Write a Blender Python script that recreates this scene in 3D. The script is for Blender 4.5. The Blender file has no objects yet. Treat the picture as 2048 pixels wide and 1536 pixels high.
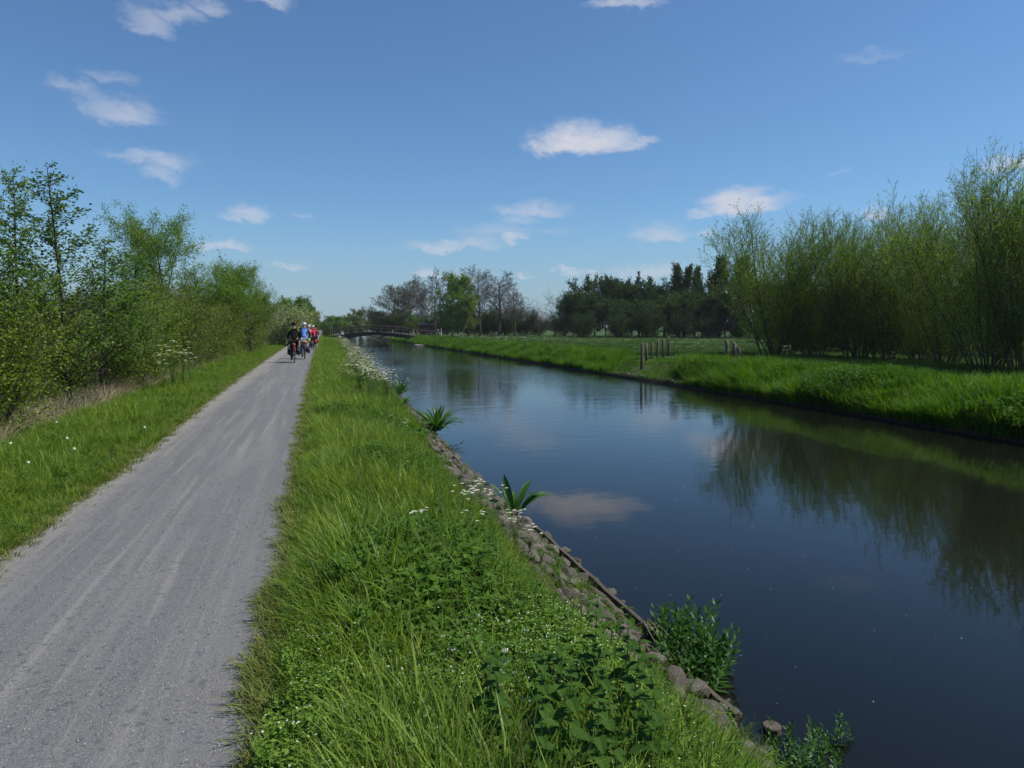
import bpy, bmesh, math, random
import numpy as np
from mathutils import Vector, Matrix, Euler
R = math.radians
rnd = random.Random(7)
rng = np.random.default_rng(7)
SC = bpy.context.scene
C = SC.collection

# ------------------------------------------------------------------ camera
FPX = 1420.0; HORIZON = 655.0; CAM_H = 1.6
PITCH = math.atan((768 - HORIZON) / FPX)
YAW = math.atan((1024 - 635) / FPX * math.cos(PITCH))
cd = bpy.data.cameras.new('camera'); cam = bpy.data.objects.new('camera', cd); C.objects.link(cam)
cam.location = (0, 0, CAM_H); cam.rotation_euler = (math.pi / 2 - PITCH, 0, -YAW)
cd.sensor_width = 36; cd.lens = 36 * FPX / 2048; cd.clip_start = .05; cd.clip_end = 8000
SC.camera = cam

def pixel_dir(x, y):
    cx = (x - 1024) / FPX; cz = (768 - y) / FPX
    f = math.cos(PITCH) + cz * math.sin(PITCH); z = -math.sin(PITCH) + cz * math.cos(PITCH)
    return Vector((f * math.sin(YAW) + cx * math.cos(YAW), f * math.cos(YAW) - cx * math.sin(YAW), z)).normalized()
def place(px, D):
    cx = (px - 1024) / FPX
    return (D * (math.sin(YAW) + cx * math.cos(YAW)), D * (math.cos(YAW) - cx * math.sin(YAW)))
def top_z(py, D): return CAM_H + (HORIZON - py) * D / FPX

# ------------------------------------------------------------------ light
SUN_EL, SUN_AZ = 55.0, 104.0          # azimuth clockwise from +Y
HAZE = .00017; SKY_STRENGTH = 0.092; SUN_STRENGTH = 5.0; EXPOSURE = 0.14
sd = bpy.data.lights.new('sun', 'SUN'); sun = bpy.data.objects.new('sun', sd); C.objects.link(sun)
sd.energy = SUN_STRENGTH; sd.angle = R(.53); sd.color = (1.0, .94, .84)
sv = Vector((math.sin(R(SUN_AZ)) * math.cos(R(SUN_EL)), math.cos(R(SUN_AZ)) * math.cos(R(SUN_EL)), math.sin(R(SUN_EL))))
sun.rotation_euler = sv.to_track_quat('Z', 'Y').to_euler(); sun.location = sv * 50
SC.view_settings.view_transform = 'Standard'; SC.view_settings.look = 'None'
SC.view_settings.exposure = EXPOSURE; SC.view_settings.gamma = 1; SC.view_settings.use_curve_mapping = False

class NT:
    def __init__(s, tree): s.t = tree; s.n = tree.nodes; s.l = tree.links
    def new(s, typ, ins=None, **kw):
        n = s.n.new(typ)
        for k, v in kw.items(): setattr(n, k, v)
        if ins:
            for k, v in ins.items():
                if isinstance(v, bpy.types.NodeSocket): s.l.new(v, n.inputs[k])
                else: n.inputs[k].default_value = v
        return n
    def math(s, op, a, b=0.0, c=None, clamp=False):
        n = s.n.new('ShaderNodeMath'); n.operation = op; n.use_clamp = clamp
        for i, v in enumerate((a, b, c)):
            if v is None: continue
            if isinstance(v, bpy.types.NodeSocket): s.l.new(v, n.inputs[i])
            else: n.inputs[i].default_value = v
        return n.outputs[0]
    def vec(s, op, a, b=(0, 0, 0)):
        n = s.n.new('ShaderNodeVectorMath'); n.operation = op
        for i, v in enumerate((a, b)):
            if isinstance(v, bpy.types.NodeSocket): s.l.new(v, n.inputs[i])
            else: n.inputs[i].default_value = v
        return n.outputs['Value'] if op in ('LENGTH', 'DOT_PRODUCT') else n.outputs[0]
    def noise(s, vec=None, scale=5, detail=3, rough=.55, dist=0):
        n = s.new('ShaderNodeTexNoise', {'Scale': scale, 'Detail': detail, 'Roughness': rough, 'Distortion': dist})
        if vec is not None: s.l.new(vec, n.inputs['Vector'])
        return n
    def ramp(s, fac, stops, interp='LINEAR'):
        n = s.n.new('ShaderNodeValToRGB'); n.color_ramp.interpolation = interp
        cr = n.color_ramp
        while len(cr.elements) < len(stops): cr.elements.new(.5)
        for e, (p, c) in zip(cr.elements, stops):
            e.position = p; e.color = (c[0], c[1], c[2], 1) if not isinstance(c, float) else (c, c, c, 1)
        s.l.new(fac, n.inputs[0]); return n.outputs[0]
    def mix(s, f, a, b, typ='MIX'):
        n = s.n.new('ShaderNodeMix'); n.data_type = 'RGBA'; n.blend_type = typ
        for k, v in ((0, f), (6, a), (7, b)):
            if isinstance(v, bpy.types.NodeSocket): s.l.new(v, n.inputs[k])
            elif k == 0: n.inputs[0].default_value = v
            else: n.inputs[k].default_value = (v[0], v[1], v[2], 1)
        return n.outputs[2]
    def smooth(s, v, a, b, lo=0.0, hi=1.0):
        n = s.new('ShaderNodeMapRange', interpolation_type='SMOOTHSTEP')
        for i, x in enumerate((v, a, b, lo, hi)):
            if isinstance(x, bpy.types.NodeSocket): s.l.new(x, n.inputs[i])
            else: n.inputs[i].default_value = x
        return n.outputs[0]

# world: physical sky with fair-weather clouds laid out by direction (azimuth, elevation)
W = bpy.data.worlds.new('World'); SC.world = W; W.use_nodes = True
W.cycles.sampling_method = 'MANUAL'; W.cycles.sample_map_resolution = 512
w = NT(W.node_tree); w.n.clear()
sky = w.new('ShaderNodeTexSky', sky_type='NISHITA', sun_disc=False, sun_elevation=R(SUN_EL), sun_rotation=R(SUN_AZ),
            altitude=0, air_density=1.0, dust_density=.5, ozone_density=3.0)
tc = w.new('ShaderNodeTexCoord'); sp = w.new('ShaderNodeSeparateXYZ', {0: tc.outputs['Generated']})
az = w.math('ARCTAN2', sp.outputs[0], sp.outputs[1]); el = w.math('ARCSINE', sp.outputs[2])
ae = w.new('ShaderNodeCombineXYZ', {0: az, 1: el, 2: 0.0}).outputs[0]
stretch = w.vec('MULTIPLY', ae, (1.0, 1.7, 1.0))
n1 = w.noise(stretch, 11, 6, .62, .3); n2 = w.noise(stretch, 34, 6, .66)
off = w.vec('SUBTRACT', n1.outputs['Color'], (.5, .5, .5)); off2 = w.vec('SUBTRACT', n2.outputs['Color'], (.5, .5, .5))
warp = w.vec('ADD', w.vec('MULTIPLY', off, (.085, .045, 0)), w.vec('MULTIPLY', off2, (.042, .03, 0)))
aw = w.vec('ADD', ae, warp)
# (px, py, half width, half height, strength)
CLOUDS = [(305, 52, 42, 24, .42), (350, 36, 40, 16, .4), (405, 15, 40, 20, .42), (545, 3, 42, 16, .5), (1255, 6, 60, 13, .6),
          (150, 180, 50, 12, .28), (215, 160, 45, 12, .24), (190, 200, 50, 14, .22), (245, 230, 72, 22, .5), (290, 318, 75, 12, .42), (340, 325, 48, 18, .48), (325, 345, 45, 14, .35),
          (505, 428, 36, 17, .55), (600, 434, 18, 8, .25), (448, 494, 45, 11, .55), (575, 530, 40, 8, .45), (420, 492, 20, 12, .5),
          (1150, 285, 62, 28, .95), (1190, 285, 62, 24, .95), (1110, 296, 40, 13, .75), (1255, 288, 44, 9, .6),
          (1470, 412, 58, 24, .85), (1520, 410, 52, 16, .75), (1400, 430, 34, 8, .5), (1320, 468, 50, 18, .5), (1350, 470, 35, 10, .4), (1425, 468, 24, 10, .4),
          (1060, 420, 66, 16, .5), (1040, 440, 36, 12, .3), (880, 494, 55, 12, .55), (950, 488, 50, 14, .38), (1035, 485, 26, 12, .58), (990, 466, 70, 14, .28),
          (1740, 120, 60, 12, .16), (2020, 330, 45, 14, .7), (1680, 348, 20, 7, .18), (1740, 430, 30, 14, .5),
          (850, 548, 30, 11, .55), (910, 556, 34, 8, .4), (1045, 556, 22, 6, .55), (1130, 548, 20, 8, .5), (1172, 546, 16, 7, .6), (1300, 548, 80, 20, .45), (1220, 560, 60, 10, .3), (1100, 470, 24, 10, .15)]
mask = None; depth = w.new('ShaderNodeValue').outputs[0]; depth.default_value = 0
for (px, py, hw, hh, st) in CLOUDS:
    d = pixel_dir(px, py); a = math.atan2(d.x, d.y); e = math.asin(d.z)
    cosv = math.cos(math.atan((px - 1024) / FPX))
    df = w.vec('SUBTRACT', aw, (a, e, 0)); df = w.vec('MAXIMUM', df, w.vec('MULTIPLY', df, (1, -1.7, 1)))
    q = w.vec('MULTIPLY', df, (FPX / (hw * 1.35) / cosv ** 2, FPX / (hh * 1.45) / cosv, 0))
    m = w.smooth(w.vec('LENGTH', q), 1.2, .12, 0.0, st)
    mask = m if mask is None else w.math('MAXIMUM', mask, m)
# thin fair-weather clouds in the rest of the sky (outside the part seen), same kind
gen = w.noise(w.vec('MULTIPLY', ae, (1, 2.2, 1)), 2.3, 7, .6)
daz = w.math('ABSOLUTE', w.math('SUBTRACT', az, YAW))
rest = w.math('MAXIMUM', w.smooth(daz, .75, 1.0), w.smooth(el, .62, .8))
gm = w.math('MULTIPLY', w.smooth(gen.outputs[0], .6, .8, 0, .5), rest)
mask = w.math('MAXIMUM', mask, gm)
edge = w.math('MULTIPLY', mask, w.math('ADD', .6, w.math('MULTIPLY', n2.outputs[0], .8)), clamp=True)
edge = w.math('MULTIPLY', edge, w.smooth(el, 0.0, .03))
SKYTINT = (.73, .98, 1.17)
skyc = w.mix(1.0, sky.outputs[0], SKYTINT, 'MULTIPLY')
ccol = w.mix(n1.outputs[0], (5.6, 6.0, 7.2), (6.9, 6.9, 7.3))
skyc = w.mix(w.smooth(el, .16, 0.0, 0, .6), skyc, (3.0, 4.1, 5.4))
col = w.mix(edge, skyc, ccol)
bg = w.new('ShaderNodeBackground', {'Color': col, 'Strength': SKY_STRENGTH})
ow = w.new('ShaderNodeOutputWorld'); w.l.new(bg.outputs[0], ow.inputs[0])

# cycles
SC.render.engine = 'CYCLES'
cy = SC.cycles
cy.max_bounces = 6; cy.diffuse_bounces = 3; cy.glossy_bounces = 3; cy.transmission_bounces = 3; cy.transparent_max_bounces = 4
cy.caustics_reflective = False; cy.caustics_refractive = False; cy.sample_clamp_indirect = 6
cy.use_adaptive_sampling = True; cy.adaptive_threshold = 0.02
cy.use_denoising = True
try: cy.denoiser = 'OPENIMAGEDENOISE'; cy.denoising_input_passes = 'RGB_ALBEDO_NORMAL'
except Exception: pass

# ------------------------------------------------------------------ materials
def mat(name):
    m = bpy.data.materials.new(name); m.use_nodes = True
    t = NT(m.node_tree); t.n.clear(); t.out = t.new('ShaderNodeOutputMaterial'); return m, t
def simple(name, col, rough=.7, metal=0.0, var=.15, scale=12, bump=0.0, spec=.4):
    m, t = mat(name)
    geo = t.new('ShaderNodeTexCoord').outputs['Object']
    n = t.noise(geo, scale, 4)
    c = t.mix(n.outputs[0], [x * (1 - var) for x in col], [min(1, x * (1 + var)) for x in col])
    b = t.new('ShaderNodeBsdfPrincipled', {'Base Color': c, 'Roughness': rough, 'Metallic': metal, 'Specular IOR Level': spec})
    if bump:
        bp = t.new('ShaderNodeBump', {'Strength': bump, 'Distance': .02, 'Height': n.outputs[0]}); t.l.new(bp.outputs[0], b.inputs['Normal'])
    t.l.new(b.outputs[0], t.out.inputs[0]); return m
def leafmat(name, stops, transl=.35, rough=.5, spec=.35, patch=None, patch_scale=.6):
    """leaf or blade: every leaf its own shade, thin and translucent"""
    m, t = mat(name)
    g = t.new('ShaderNodeNewGeometry'); oi = t.new('ShaderNodeObjectInfo')
    f = t.math('ADD', t.math('MULTIPLY', g.outputs['Random Per Island'], .6), t.math('MULTIPLY', oi.outputs['Random'], .4))
    c = t.ramp(f, [(i / (len(stops) - 1) * .8 + .1, s) for i, s in enumerate(stops)])
    if patch:
        n = t.noise(g.outputs['Position'], patch_scale, 3, .6)
        c = t.mix(t.smooth(n.outputs[0], .45, .62), c, t.mix(1.0, c, patch, 'MULTIPLY'))
    b = t.new('ShaderNodeBsdfPrincipled', {'Base Color': c, 'Roughness': rough, 'Specular IOR Level': spec})
    tcol = t.mix(1.0, c, (1.15, 1.25, .45), 'MULTIPLY')
    tr = t.new('ShaderNodeBsdfTranslucent', {'Color': tcol})
    mx = t.new('ShaderNodeMixShader', {0: transl}); t.l.new(b.outputs[0], mx.inputs[1]); t.l.new(tr.outputs[0], mx.inputs[2])
    t.l.new(mx.outputs[0], t.out.inputs[0]); return m

M = {}
M['grass'] = leafmat('grass_blades', [(.042, .092, .011), (.09, .172, .018), (.15, .25, .028), (.24, .33, .05)], .42, .5, .25, patch=(1.15, 1.04, .9), patch_scale=.9)
M['grass_far'] = leafmat('far_grass_blades', [(.042, .105, .008), (.082, .18, .012), (.135, .24, .018)], .42, .55, .15, patch=(.58, .7, .7), patch_scale=.35)
M['grass_meadow'] = leafmat('meadow_blades', [(.04, .085, .018), (.06, .115, .025), (.085, .14, .035)], .3, .6, .12, patch=(.75, .85, .9), patch_scale=.12)
M['grass_edge'] = leafmat('trodden_grass', [(.08, .13, .018), (.13, .18, .025), (.19, .18, .05), (.10, .17, .02)], .3, .6)
M['grass_dry'] = leafmat('dead_grass', [(.26, .21, .15), (.38, .32, .24), (.48, .42, .33)], .25, .7, .15)
M['herb'] = leafmat('herb_leaves', [(.045, .105, .014), (.07, .15, .018), (.10, .19, .024)], .38, .6, .15, patch=(.8, .85, .9))
M['chickweed'] = leafmat('chickweed_leaves', [(.09, .19, .02), (.14, .25, .03), (.19, .30, .045)], .42, .55, .2)
M['nettle'] = leafmat('nettle_leaves', [(.035, .085, .014), (.052, .115, .018), (.075, .15, .024)], .34, .65, .1)
M['dock'] = leafmat('dock_leaves', [(.025, .085, .012), (.045, .12, .016), (.07, .16, .025)], .35, .42, .3)
M['white_flower'] = leafmat('white_petals', [(.62, .64, .52), (.78, .79, .72)], .3, .7, .1)
M['stalk'] = simple('green_stalk', (.08, .13, .03), .6)
M['alder'] = leafmat('alder_leaves', [(.05, .10, .022), (.085, .155, .03), (.13, .22, .045), (.20, .29, .09)], .45, .5, .2)
M['alder_young'] = leafmat('young_hedge_leaves', [(.09, .145, .014), (.15, .22, .022), (.23, .30, .045)], .46, .5, .2)
M['willow'] = leafmat('willow_leaves', [(.12, .20, .035), (.18, .29, .055), (.26, .38, .09)], .55, .5, .2)
M['willow_dark'] = leafmat('darker_willow_leaves', [(.10, .18, .034), (.15, .25, .048), (.21, .32, .075)], .54, .5, .2)  # slightly darker leaf tone, even over the whole crown
M['leaf_green'] = leafmat('spring_leaves', [(.065, .14, .014), (.11, .20, .02), (.16, .25, .03)], .4, .55, .2)
M['leaf_yellow'] = leafmat('yellow_green_leaves', [(.09, .13, .018), (.14, .18, .025), (.18, .21, .04)], .35, .5)
M['leaf_dark'] = leafmat('dark_leaves', [(.018, .045, .010), (.03, .065, .013), (.045, .09, .018)], .3, .6, .15)
M['leaf_dark2'] = leafmat('dark_olive_leaves', [(.026, .055, .009), (.042, .08, .012), (.065, .11, .017)], .3, .6, .12)
M['conifer'] = leafmat('conifer_needles', [(.006, .016, .009), (.011, .024, .012), (.018, .034, .015)], .1, .6)
M['leaf_grey'] = leafmat('silver_willow_leaves', [(.24, .29, .13), (.31, .36, .18), (.38, .42, .24)], .4, .5)
M['bud'] = leafmat('brown_buds', [(.09, .085, .045), (.12, .11, .06), (.11, .13, .05)], .3, .6)
M['bark'] = simple('grey_bark', (.10, .085, .065), .9, var=.35, scale=9, bump=.6)
M['bark_dark'] = simple('dark_bark', (.045, .038, .03), .9, var=.35, scale=9, bump=.6)
M['bark_willow'] = simple('willow_bark', (.085, .075, .04), .85, var=.35, scale=9, bump=.5)
M['twig'] = simple('bare_twigs', (.125, .108, .098), .85, var=.2, scale=3)
M['twig_brown'] = simple('budding_twigs', (.135, .112, .082), .85, var=.2, scale=3)
M['post'] = simple('weathered_post_wood', (.11, .09, .068), .9, var=.4, scale=14, bump=.6)
M['deck_wood'] = simple('bridge_timber', (.05, .038, .03), .8, var=.3, scale=6, bump=.3)
M['beam'] = simple('bridge_beam_paint', (.045, .028, .026), .6, var=.25, scale=3)
M['concrete'] = simple('weathered_concrete', (.27, .25, .22), .9, var=.2, scale=3, bump=.3)
M['black'] = simple('black_cloth', (.006, .006, .007), .85, spec=.15)
M['wet_wood'] = simple('dark_wet_wood', (.035, .028, .02), .8, var=.5, scale=7, bump=.6)
M['rubber'] = simple('tyre_rubber', (.02, .02, .02), .8)
M['metal'] = simple('steel', (.45, .45, .45), .35, 1.0)
M['skin'] = simple('skin', (.50, .28, .19), .55, var=.05)
M['helmet_white'] = simple('white_helmet_shell', (.8, .8, .8), .35, var=.03)
M['lime'] = simple('lime_cloth', (.45, .75, .06), .7, var=.05)
M['brick'] = simple('red_brick', (.15, .042, .03), .9, var=.25, scale=8, bump=.2)  # brick colour darkened to carry the shade of the trees round the hut
M['roof_white'] = simple('pale_flat_roof', (.30, .31, .33), .7, var=.1)
M['glass'] = simple('dark_window_glass', (.03, .035, .04), .1)
M['white_paint'] = simple('white_paint', (.72, .72, .7), .6, var=.05)

# ------------------------------------------------------------------ mesh helpers
class MB:
    def __init__(s): s.v = []; s.f = []; s.m = []
    def add(s, vs, fs, mi=0):
        o = len(s.v); s.v.extend([tuple(v) for v in vs]); s.f.extend([tuple(i + o for i in f) for f in fs]); s.m.extend([mi] * len(fs))
    def tube(s, pts, rs, sides=6, mi=0, cap=True):
        pts = [Vector(p) for p in pts]; n = len(pts)
        if isinstance(rs, (int, float)): rs = [rs] * n
        ax = (pts[-1] - pts[0]); ax = ax.normalized() if ax.length > 1e-9 else Vector((0, 0, 1))
        ref = Vector((1, 0, 0)) if abs(ax.x) < .8 else Vector((0, 1, 0))
        vs = []
        for i, p in enumerate(pts):
            d = (pts[min(i + 1, n - 1)] - pts[max(i - 1, 0)])
            d = d.normalized() if d.length > 1e-9 else ax
            u = d.cross(ref); u = u.normalized() if u.length > 1e-6 else Vector((0, 0, 1)); v = d.cross(u)
            for k in range(sides):
                a = 2 * math.pi * k / sides
                vs.append(p + (u * math.cos(a) + v * math.sin(a)) * rs[i])
        fs = [(i * sides + k, i * sides + (k + 1) % sides, (i + 1) * sides + (k + 1) % sides, (i + 1) * sides + k) for i in range(n - 1) for k in range(sides)]
        if cap: fs.append(tuple(range(sides))[::-1]); fs.append(tuple((n - 1) * sides + k for k in range(sides)))
        s.add(vs, fs, mi)
    def box(s, c, d, mi=0, rot=None, taper=1.0):
        x, y, z = d[0] / 2, d[1] / 2, d[2] / 2
        vs = [Vector((sx * x * (taper if sz > 0 else 1), sy * y * (taper if sz > 0 else 1), sz * z)) for sz in (-1, 1) for sy in (-1, 1) for sx in (-1, 1)]
        if rot is not None: vs = [Euler(rot).to_matrix() @ v for v in vs]
        vs = [v + Vector(c) for v in vs]
        s.add(vs, [(0, 2, 3, 1), (4, 5, 7, 6), (0, 1, 5, 4), (1, 3, 7, 5), (3, 2, 6, 7), (2, 0, 4, 6)], mi)
    def ring(s, c, r, tr, axis='X', seg=20, sides=6, mi=0):
        c = Vector(c); vs = []
        for i in range(seg):
            a = 2 * math.pi * i / seg
            for k in range(sides):
                b = 2 * math.pi * k / sides; rr = r + tr * math.cos(b); o = tr * math.sin(b)
                vs.append(c + (Vector((o, rr * math.cos(a), rr * math.sin(a))) if axis == 'X' else Vector((rr * math.cos(a), rr * math.sin(a), o))))
        s.add(vs, [(i * sides + k, i * sides + (k + 1) % sides, ((i + 1) % seg) * sides + (k + 1) % sides, ((i + 1) % seg) * sides + k) for i in range(seg) for k in range(sides)], mi)
    def ball(s, c, r, seg=10, rings=6, mi=0, zmin=-1.0, jit=0.0, rr=None):
        r = (r, r, r) if isinstance(r, (int, float)) else r
        vs = []
        for j in range(rings + 1):
            ph = math.pi * j / rings - math.pi / 2
            z = max(math.sin(ph), zmin)
            for i in range(seg):
                a = 2 * math.pi * i / seg; q = 1 + (rr.uniform(-jit, jit) if rr else 0)
                vs.append((c[0] + r[0] * q * math.cos(ph) * math.cos(a), c[1] + r[1] * q * math.cos(ph) * math.sin(a), c[2] + r[2] * q * z))
        s.add(vs, [(j * seg + i, j * seg + (i + 1) % seg, (j + 1) * seg + (i + 1) % seg, (j + 1) * seg + i) for j in range(rings) for i in range(seg)], mi)
    def mesh(s, name, mats, smooth=False):
        me = bpy.data.meshes.new(name); me.from_pydata(s.v, [], s.f); me.validate(clean_customdata=False)
        for m in (mats if isinstance(mats, (list, tuple)) else [mats]): me.materials.append(m)
        if len(me.polygons) == len(s.m): me.polygons.foreach_set('material_index', s.m)
        if smooth: me.polygons.foreach_set('use_smooth', [True] * len(me.polygons))
        me.update(); return me

def obj(name, me, parent=None, loc=(0, 0, 0), rot=(0, 0, 0), scale=(1, 1, 1), **props):
    o = bpy.data.objects.new(name, me); C.objects.link(o)
    o.location = loc; o.rotation_euler = rot
    o.scale = (scale,) * 3 if isinstance(scale, (int, float)) else scale
    if parent: o.parent = parent
    for k, v in props.items(): o[k] = v
    return o
def thing(name, label, category, loc=(0, 0, 0), rz=0.0, scale=1.0, group=None, me=None, rot=None):
    o = obj(name, me, None, loc, rot or (0, 0, rz), scale, label=label, category=category)
    if group: o['group'] = group
    return o
def quad_mesh(name, V, m):
    """V: (N*4,3) array, one quad every four vertices"""
    n = len(V) // 4; me = bpy.data.meshes.new(name)
    me.vertices.add(n * 4); me.vertices.foreach_set('co', np.ascontiguousarray(V, dtype=np.float32).ravel())
    me.loops.add(n * 4); me.loops.foreach_set('vertex_index', np.arange(n * 4, dtype=np.int32))
    me.polygons.add(n); me.polygons.foreach_set('loop_start', np.arange(0, n * 4, 4, dtype=np.int32))
    try: me.polygons.foreach_set('loop_total', np.full(n, 4, dtype=np.int32))
    except Exception: pass
    me.materials.append(m); me.update(calc_edges=True); return me
def nrm(a): return a / (np.linalg.norm(a, axis=1, keepdims=True) + 1e-9)
def leaves_mesh(name, P, Dr, ln, wd, spread, m, seed, droop=0.0, fold=.0):
    g = np.random.default_rng(seed); P = np.asarray(P, float); Dr = np.asarray(Dr, float); n = len(P)
    a = nrm(nrm(Dr) + g.normal(0, spread, (n, 3)) + np.array([0, 0, -droop]))
    s = nrm(np.cross(a, g.normal(0, 1, (n, 3))))
    L = (ln * g.uniform(.65, 1.3, n))[:, None]; Wd = (wd * g.uniform(.7, 1.25, n))[:, None]
    V = np.empty((n, 4, 3)); V[:, 0] = P; V[:, 1] = P + a * L * .45 + s * Wd / 2; V[:, 2] = P + a * L; V[:, 3] = P + a * L * .45 - s * Wd / 2
    return quad_mesh(name, V.reshape(-1, 3), m)

def scatter(name, pts, rz, scl, idx, variants, tilt=None, **props):
    """many plants as one object: instances of small tuft meshes on a cloud of points"""
    n = len(pts); me = bpy.data.meshes.new(name); me.vertices.add(n)
    me.vertices.foreach_set('co', np.ascontiguousarray(pts, dtype=np.float32).ravel())
    rot = np.zeros((n, 3), np.float32); rot[:, 2] = rz
    if tilt is not None: rot[:, :2] = tilt
    a = me.attributes.new('rot', 'FLOAT_VECTOR', 'POINT'); a.data.foreach_set('vector', rot.ravel())
    a = me.attributes.new('scl', 'FLOAT', 'POINT'); a.data.foreach_set('value', np.asarray(scl, np.float32))
    a = me.attributes.new('idx', 'INT', 'POINT'); a.data.foreach_set('value', np.asarray(idx, np.int32))
    col = bpy.data.collections.new(name + '_kinds')
    for i, v in enumerate(variants):
        col.objects.link(bpy.data.objects.new('%s_kind_%02d' % (name, i), v))
    ng = bpy.data.node_groups.new(name, 'GeometryNodeTree')
    ng.interface.new_socket('Geometry', in_out='INPUT', socket_type='NodeSocketGeometry')
    ng.interface.new_socket('Geometry', in_out='OUTPUT', socket_type='NodeSocketGeometry')
    N = ng.nodes; L = ng.links
    gi = N.new('NodeGroupInput'); go = N.new('NodeGroupOutput')
    ci = N.new('GeometryNodeCollectionInfo'); ci.inputs['Collection'].default_value = col
    ci.inputs['Separate Children'].default_value = True; ci.inputs['Reset Children'].default_value = True
    ip = N.new('GeometryNodeInstanceOnPoints'); ip.inputs['Pick Instance'].default_value = True
    def na(nm, t):
        q = N.new('GeometryNodeInputNamedAttribute'); q.data_type = t; q.inputs['Name'].default_value = nm; return q.outputs['Attribute']
    er = N.new('FunctionNodeEulerToRotation'); L.new(na('rot', 'FLOAT_VECTOR'), er.inputs[0])
    L.new(gi.outputs[0], ip.inputs['Points']); L.new(ci.outputs[0], ip.inputs['Instance'])
    L.new(na('idx', 'INT'), ip.inputs['Instance Index']); L.new(er.outputs[0], ip.inputs['Rotation']); L.new(na('scl', 'FLOAT'), ip.inputs['Scale'])
    L.new(ip.outputs[0], go.inputs[0])
    o = obj(name, me, **props); md = o.modifiers.new('scatter', 'NODES'); md.node_group = ng
    return o

# ------------------------------------------------------------------ terrain
WATER_Z = -0.6
def curve(ys, xs): return lambda y: np.interp(y, ys, xs)
path_l = curve([-20, 5, 10, 17, 30, 60, 110, 200, 600], [-2.2, -2.17, -2.15, -2.33, -2.46, -2.6, -2.35, -1.6, 4])
path_r = curve([-20, 5, 22, 36, 60, 110, 200, 600], [-.3, -.29, -.35, -.28, -.15, .15, .9, 7])
wat_n = curve([-20, 3, 5, 10, 16, 24, 36, 60, 120, 250, 600], [2.2, 2.2, 2.22, 2.22, 2.42, 2.56, 2.9, 3.2, 4.2, 6.5, 14])
wat_f = curve([-20, 10, 20, 30, 50, 90, 150, 250, 600], [13.0, 12.95, 13.05, 12.98, 12.85, 12.3, 12.5, 13.5, 21])
def bumpy(x, y):
    return (np.sin(x * 1.7 + y * .9) * np.sin(y * 1.3 - x * .6) * .5 + np.sin(x * 4.1 + 1) * np.sin(y * 3.7) * .25 + np.sin(x * .4 + y * .23) * .5)
def ground_z(x, y):
    x = np.asarray(x, float); y = np.asarray(y, float)
    pl = path_l(y); pr = path_r(y); wn = wat_n(y); wf = wat_f(y)
    z = np.zeros(np.broadcast(x, y).shape)
    near = np.interp
    # near bank, measured from the waterline
    d = wn - x
    zb = np.interp(-d, [-2.6, -1.15, -.75, -.35, -.05, .1, 1.2], [0, -.03, -.16, -.42, -.58, -.72, -1.5])
    z = np.where(x > pr, zb * np.clip((x - pr) / .25, 0, 1), z)
    d = x - wf
    zf = np.interp(d, [-1.2, -.06, -.02, .35, .9, 1.6, 2.4, 4], [-1.5, -.95, -.5, -.42, -.2, .04, .1, .0])
    z = np.where(x > (wn + wf) / 2, zf, z)
    zl = np.interp(pl - x, [0, .25, 1.3, 1.9, 3.0, 5.0], [0, .03, .06, -.02, -.3, -.35])
    z = np.where(x < pl, zl, z)
    soft = np.where((x > pr + .25) & (x < wn - .7) | (x > wf + .8) | (x < pl - .3), 1.0, 0.0)
    return z + bumpy(x, y) * .02 * soft
def gz(x, y): return float(ground_z(np.array([x]), np.array([y]))[0])

def frange(a, b, s): return list(np.arange(a, b, s))
gx = sorted(set([round(v, 3) for v in frange(-7, -2.6, .2) + frange(-2.6, 5, .06) + frange(5, 12, .5) + frange(12, 15.4, .09) + frange(15.4, 32, .5) + frange(32, 100, 4)]
                + [-2500, -1200, -600, -300, -150, -80, -50, -32, -20, -14, -10, -8, 110, 140, 200, 300, 600, 1200, 3000]))
gy = sorted(set([round(v, 3) for v in frange(-6, 14, .25) + frange(14, 40, .6) + frange(40, 160, 3) + frange(160, 420, 20)] + [-300, -100, -40, -20, -10, 420, 600, 900, 1500, 3000, 5000]))
GX, GY = np.meshgrid(np.array(gx), np.array(gy)); GZ = ground_z(GX, GY)
nx, ny = len(gx), len(gy)
me = bpy.data.meshes.new('ground')
V = np.stack([GX, GY, GZ], -1).reshape(-1, 3)
F = [(j * nx + i, j * nx + i + 1, (j + 1) * nx + i + 1, (j + 1) * nx + i) for j in range(ny - 1) for i in range(nx - 1)]
me.from_pydata(V.tolist(), [], F); me.polygons.foreach_set('use_smooth', [True] * len(F))
# zones: grass, bank soil, hedge litter (the colour of the soil or sward itself)
colr = np.zeros((len(V), 4), np.float32); colr[:, 3] = 1
x, y = V[:, 0], V[:, 1]; wn = wat_n(y); wf = wat_f(y); pl = path_l(y)
colr[:, 0] = np.clip((x - (wn - .95)) / .3, 0, 1) * (x < wf + .35)          # wet earth of the banks
colr[:, 1] = np.clip(1 - abs((pl - x) - 2.35) / .9, 0, 1)                   # leaf litter below the hedge
colr[:, 2] = np.clip((x - wf - 5) / 4, 0, 1)                                # open meadow
at = me.color_attributes.new('zone', 'FLOAT_COLOR', 'POINT'); at.data.foreach_set('color', colr.ravel())
m, t = mat('ground_sward')
g = t.new('ShaderNodeNewGeometry').outputs['Position']
zone = t.new('ShaderNodeSeparateColor', {0: t.new('ShaderNodeAttribute', attribute_name='zone').outputs['Color']})
na_, nb_, nc_ = t.noise(g, .5, 4), t.noise(g, 9, 5, .65), t.noise(g, .06, 4, .6)
gr = t.mix(t.smooth(nb_.outputs[0], .35, .65), (.022, .042, .007), (.05, .08, .013))
gr = t.mix(t.smooth(na_.outputs[0], .4, .65), gr, (.055, .07, .016))
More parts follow.
